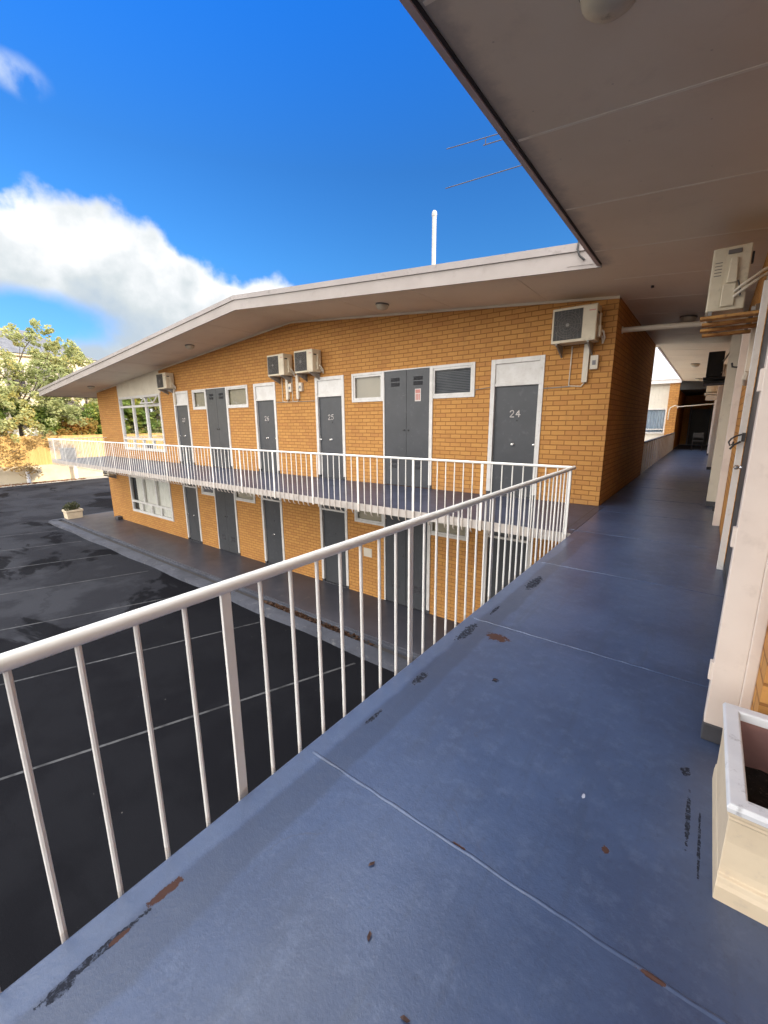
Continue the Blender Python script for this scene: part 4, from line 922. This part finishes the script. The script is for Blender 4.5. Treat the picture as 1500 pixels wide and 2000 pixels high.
def leaves(mb, centers, n, size, rng, flat=1.0, aspect=1.8):
    for _ in range(n):
        c, r = rng.choice(centers)
        while True:
            d = Vector((rng.uniform(-1, 1), rng.uniform(-1, 1), rng.uniform(-1, 1)))
            if .05 < d.length < 1: break
        d = d.normalized() * (d.length ** .55)
        p = Vector(c) + Vector((d.x * r, d.y * r, d.z * r * flat))
        s_ = size * rng.uniform(.6, 1.35)
        a = Vector((rng.gauss(0, 1), rng.gauss(0, 1), rng.gauss(0, .7))).normalized(); b = a.orthogonal().normalized()
        b = (Matrix.Rotation(rng.uniform(0, 6.28), 3, a) @ b)
        l, w_ = a * s_ * aspect * .5, b * s_ * .5
        k = len(mb.v); bend = a.cross(b) * s_ * .18
        mb.v += [tuple(p - l), tuple(p + w_ + bend), tuple(p + l), tuple(p - w_ + bend)]; mb.f.append((k, k + 1, k + 2, k + 3)); mb.mi.append(0)
fp = thing('planter_box', (-24.1, 6.62, ZL), 'small white planter box with a dull shrub at the lower path corner', 'planter')
X0, X1, Y0, Y1 = -24.48, -23.86, 6.28, 6.98
o = MB(); loft(o, [(.05, ZL + .001), (.045, ZL + .05), (.03, ZL + .30), (.0, ZL + .34), (.0, ZL + .42), (.05, ZL + .42), (.06, ZL + .36)]); o.build('box', POTW, fp, bevel=.004)
o = MB(); o.quad((X0 + .05, Y0 + .05, ZL + .37), (X1 - .05, Y0 + .05, ZL + .37), (X1 - .05, Y1 - .05, ZL + .37), (X0 + .05, Y1 - .05, ZL + .37)); o.build('soil', SOIL, fp)
o = MB(); rg = random.Random(3); leaves(o, [((-24.17, 6.55, ZL + .55), .22), ((-24.2, 6.75, ZL + .58), .2), ((-24.1, 6.42, ZL + .52), .18)], 520, .05, rg); o.build('shrub', LEAF_POT, fp)

# grey box on the balcony end
sb = thing('storage_box', (-22.0, 6.35, 0), 'plain grey box at the far left end of the balcony', 'box')
o = MB(); o.box(-22.36, -21.95, 6.02, 6.50, .0, .42); o.build('body', GREYBOX, sb, bevel=.01)
o = MB(); o.box(-22.38, -21.93, 6.0, 6.52, .421, .46); o.build('lid', GREYBOX, sb, bevel=.008)

# leaf litter
def litter(name, n, fn, size, seed, mt=None):
    rg = random.Random(seed); o = MB()
    for _ in range(n):
        p = Vector(fn(rg)); a = Vector((rg.gauss(0, 1), rg.gauss(0, 1), rg.gauss(0, .25))).normalized(); b = Vector((0, 0, 1)).cross(a).normalized() + Vector((0, 0, rg.uniform(-.4, .4)))
        s_ = size * rg.uniform(.6, 1.3); k = len(o.v)
        o.v += [tuple(p - a * s_), tuple(p + b * s_ * .55 + Vector((0, 0, s_ * .3))), tuple(p + a * s_), tuple(p - b * s_ * .55)]; o.f.append((k, k + 1, k + 2, k + 3)); o.mi.append(0)
    q = o.build(name, mt or LEAF_DRY); q['kind'] = 'stuff'; return q
litter('leaf_litter', 620, lambda r: (r.triangular(-8.7, -4.9, -7.4), 6.105 + r.uniform(-.075, .075), ZL - .07 + r.uniform(0, .05)), .045, 5, LEAF_BRN2)['label'] = 'brown dead leaves lying in the drain beside the lower path'
litter('leaf_litter', 1500, lambda r: (-42.6 + abs(r.gauss(0, .45)) - .3, r.uniform(-4, 13.0), ZG + .01 + r.uniform(0, .03)), .09, 6)['label'] = 'orange fallen leaves along the foot of the cream retaining wall'
for i, (lx, ly, rz) in enumerate(((-.80, 2.075, .4), (-.72, .86, 1.2), (-.60, .70, 2.0), (-.42, .62, .3))):
    o = MB(); ca, sa = math.cos(rz), math.sin(rz)
    pts = [(-.015, 0), (-.006, .006), (.004, .004), (.013, .002), (.005, -.006), (-.005, -.004)]
    o.add([(lx + ca * a - sa * b, ly + sa * a + ca * b, .004 + abs(b) * .5) for a, b in pts], [(0, 5, 4, 3, 2, 1)])
    tag(o.build('dry_leaf', LEAF_DARK), ['tiny dark leaf near the dark peeled spot beyond the brown patch', 'small dry leaf left of the slab joint, topmost of the three low ones', 'small dry leaf in the middle of the blue floor near the bottom', 'small dry leaf closest to the bottom edge of the photo'][i], 'leaf', 'dry leaves on the blue walkway')

# ------------------------------------------------------------------ background at the left
rw_ = tag(MB().box(-43.9, -43.5, -40, 60, ZG - .05, -1.76).build('retaining_wall', RETW, bevel=.02), 'low cream rendered retaining wall below the paling fence', 'wall')
fc = thing('paling_fence', (-43.75, 8, -1.76), 'sunlit golden timber paling fence on top of the cream retaining wall', 'fence')
o = MB(); rg = random.Random(11); y = -36.0
while y < 58:
    h = .56 + rg.uniform(-.02, .02); xo = rg.uniform(-.006, .006)
    o.box(-43.70 + xo, -43.68 + xo, y, y + .098, -1.755, h); y += .105
o.build('palings', FENCE, fc)
o = MB(); o.box(-43.725, -43.66, -36, 58, .565, .60); o.build('capping', FENCE, fc)
for zz in (-1.4, -.2): 
    o = MB(); o.box(-43.75, -43.705, -36, 58, zz - .05, zz + .05); o.build('rail', FENCE, fc)
for i, yy in enumerate((9.2, 12.45)):
    b_ = thing('white_bollard', (-42.9, yy, ZG), ['left white bollard in front of the cream retaining wall under the branches', 'right white bollard in front of the cream retaining wall beside the balcony end'][i], 'bollard', 'white bollards by the retaining wall')
    o = MB(); o.tube([(-42.9, yy, ZG), (-42.9, yy, ZG + 1.16)], .13, 14); o.build('post', WHITE, b_, True)
    o = MB(); o.lathe((-42.9, yy, ZG + 1.161), [(.145, 0), (.145, .03), (.10, .06), (0, .075)], 14); o.build('cap', WHITE, b_, True)

def tree(name, base, height, crown, label, cat, lm, n, size, seed, trunk_r=.16, droop=()):
    rg = random.Random(seed); r = thing(name, base, label, cat, 'trees beyond the fence')
    bx, by, bz = base; o = MB()
    top = Vector((bx + rg.uniform(-.4, .4), by + rg.uniform(-.4, .4), bz + height * .7))
    o.tube([(bx, by, bz - .1), (bx + .1, by + .05, bz + height * .25), tuple((Vector(base) + top) / 2 + Vector((.15, -.1, .4))), tuple(top)], [trunk_r, trunk_r * .8, trunk_r * .6, trunk_r * .3], 8)
    cents = []
    for (dx_, dy_, dz_, rr) in crown:
        c = Vector((bx + dx_, by + dy_, bz + dz_))
        s0 = Vector(base).lerp(top, rg.uniform(.35, .9)); mid = s0.lerp(c, .5) + Vector((0, 0, rg.uniform(-.2, .5)))
        o.tube([tuple(s0), tuple(mid), tuple(c)], [trunk_r * .35, trunk_r * .22, trunk_r * .08], 6)
        for _ in range(max(14, int(rr * rr * 13))):
            d = Vector((rg.gauss(0, 1), rg.gauss(0, 1), rg.gauss(0, .9))).normalized() * rr * (rg.uniform(.15, 1.25) ** .8)
            q = c + d; cents.append((tuple(q), rg.uniform(.16, .46)))
            if rg.random() < .22: o.tube([tuple(c), tuple(c.lerp(q, .6) + Vector((0, 0, .1))), tuple(q)], [trunk_r * .10, trunk_r * .06, trunk_r * .03], 4)
    for q in droop: cents += [(tuple(q[:3]), q[3])] * 3
    o.build('trunk', BARK, r, True)
    m_ = MB(); leaves(m_, cents, n, size, rg); m_.build('crown', lm, r)
    return r
GZ = -1.8
def blobs(rg, n, rx, ry, z0, z1, r0, r1):
    return [(rg.uniform(-rx, rx), rg.uniform(-ry, ry), rg.uniform(z0, z1), rg.uniform(r0, r1)) for _ in range(n)]
rg = random.Random(21)
tree('broadleaf_tree', (-46.5, 10.0, GZ), 11.5, [(0, -1.2, 8.6, 1.5), (.3, 1.0, 10.2, 1.2), (0.5, 2.2, 11.0, .9), (0.6, 2.6, 8.6, 1.4), (1.0, -2.4, 7.2, 1.6), (1.2, 0.6, 7.4, 1.5), (2.4, 1.8, 5.2, 1.5), (2.2, -1.5, 5.2, 1.6), (1.5, 4.2, 6.6, 1.3), (0, 0, 5.2, 1.8), (2.6, 0.2, 3.6, 1.4), (2.8, -2.2, 3.0, 1.4), (2.2, 3.2, 3.9, 1.3), (0, 4.4, 8.6, 1.0), (-.5, 3.4, 10.2, .7)],
     'tall grey-green tree whose thin top rises highest at the left edge', 'tree', LEAF_GREY, 15000, .14, 1, .20)
tree('weeping_shrub', (-45.0, 8.4, GZ), 3.2, [(1.6, -.6, 2.0, .8), (2.0, .4, 1.3, .8), (2.2, .2, .2, .8), (2.3, 1.0, -.2, .6), (2.2, -1.0, .7, .9), (2.0, 1.6, 2.1, .7), (1.9, 3.0, 1.9, .7), (2.0, 3.8, 1.4, .6), (1.2, .2, 2.6, .8)],
     'brown leaved shrub hanging over the fence and retaining wall at the left edge', 'shrub', LEAF_BROWN, 1300, .12, 9, .07)
tree('broadleaf_tree', (-50.0, 16.0, GZ), 9.0, blobs(rg, 12, 1.8, 2.8, 2.2, 6.6, .9, 1.5) + [(0, -1.6, 8.8, .8), (0, -.4, 10.4, .9), (0, .5, 9.6, .8), (0, -2.4, 9.6, .8)], 'grey-green tree rising behind the balcony end, in front of the cream house', 'tree', LEAF_GREY, 11000, .15, 2)
tree('broadleaf_tree', (-47.0, 17.0, GZ), 4.9, blobs(rg, 12, 1.2, 2.1, 1.5, 4.6, .8, 1.3), 'fresh green tree just left of the brick corner, above the fence', 'tree', LEAF_GREEN, 13000, .14, 3, .12)
tree('autumn_shrub', (-45.6, 13.6, GZ), 3.4, blobs(rg, 7, .7, 1.3, 1.8, 3.2, .6, .9), 'orange and yellow autumn shrub over the fence beside the fresh green tree', 'shrub', LEAF_AUT, 5200, .13, 4, .08)
tree('broadleaf_tree', (-46.0, 6.6, GZ), 6.4, blobs(rg, 11, 1.4, 2.2, 1.8, 6.2, .9, 1.5), 'yellow-green tree at the extreme left edge behind the fence', 'tree', LEAF_GREEN, 13000, .15, 5, .14)
tree('broadleaf_tree', (-45.6, 11.2, GZ), 4.4, blobs(rg, 9, .9, 2.2, 1.8, 4.4, .7, 1.1), 'low green bush along the fence under the tall grey-green tree', 'shrub', LEAF_GREEN, 9000, .14, 12, .10)
for i, (tx, ty, hh) in enumerate(((-47, -1.0, 11.5), (-48, -6.5, 12.5), (-47, -12, 10.5), (-49, -18, 12))):
    tree('broadleaf_tree', (tx, ty, GZ), hh, blobs(rg, 14, 2.0, 3.0, 1.8, hh * .9, 1.3, 2.1), ['green tree beyond the fence just outside the left edge', 'broad green tree second beyond the left edge', 'low green tree third beyond the left edge', 'big green tree farthest beyond the left edge'][i], 'tree', (LEAF_GREEN, LEAF_GREY)[i % 2], 9000, .28, 30 + i)
tree('broadleaf_tree', (-52.0, 20.5, GZ), 5.5, blobs(rg, 8, 1.6, 2.4, 1.6, 5.0, 1.1, 1.7), 'dark green tree hidden mostly behind the brick corner', 'tree', LEAF_GREEN, 5000, .2, 41, .14)

# house beyond the trees
hs = thing('house', (-66, 15, GZ), 'cream two storey house with arched openings and slate hip roof behind the trees', 'house')
o = MB(); o.box(-73, -60, 9.2, 20.6, GZ, 8.75); o.build('wall', HOUSEW, hs)
o = MB(); o.box(-73.4, -59.5, 8.7, 21.1, 8.751, 8.98); o.build('cornice', POTW, hs)
o = MB(); o.add([(-73.6, 8.5, 8.982), (-59.3, 8.5, 8.982), (-59.3, 21.3, 8.982), (-73.6, 21.3, 8.982), (-67.5, 13.6, 12.3), (-65.2, 13.6, 12.3), (-65.2, 16.2, 12.3), (-67.5, 16.2, 12.3)], [(0, 1, 5, 4), (1, 2, 6, 5), (2, 3, 7, 6), (3, 0, 4, 7), (4, 5, 6, 7), (3, 2, 1, 0)]); o.build('roof', SLATE, hs)
for yc in (10.9, 13.25, 15.6, 17.95):
    for zb, zt_ in ((5.1, 7.3), (1.2, 3.6)):
        arc = [(yc + .82 * math.cos(a), zt_ + .82 * math.sin(a)) for a in [math.pi * k / 12 for k in range(13)]]
        o = MB(); o.prism([(yc + .82, zb)] + arc + [(yc - .82, zb)], 'x', -60.0, -59.94); aw = o.build('arched_window', HGLASS, hs)
        o = MB(); out = [(yc + 1.05 * math.cos(a), zt_ + 1.05 * math.sin(a)) for a in [math.pi * k / 12 for k in range(13)]]
        for k in range(12): o.prism([arc[k], arc[k + 1], out[k + 1], out[k]], 'x', -60.0, -59.86)
        o.box(-60.0, -59.86, yc - 1.05, yc - .82, zb, zt_); o.box(-60.0, -59.86, yc + .82, yc + 1.05, zb, zt_); o.build('arch_trim', POTW, aw)
o = MB(); o.box(-60.0, -59.7, 9.2, 20.6, 4.55, 4.85); o.build('string_course', POTW, hs)
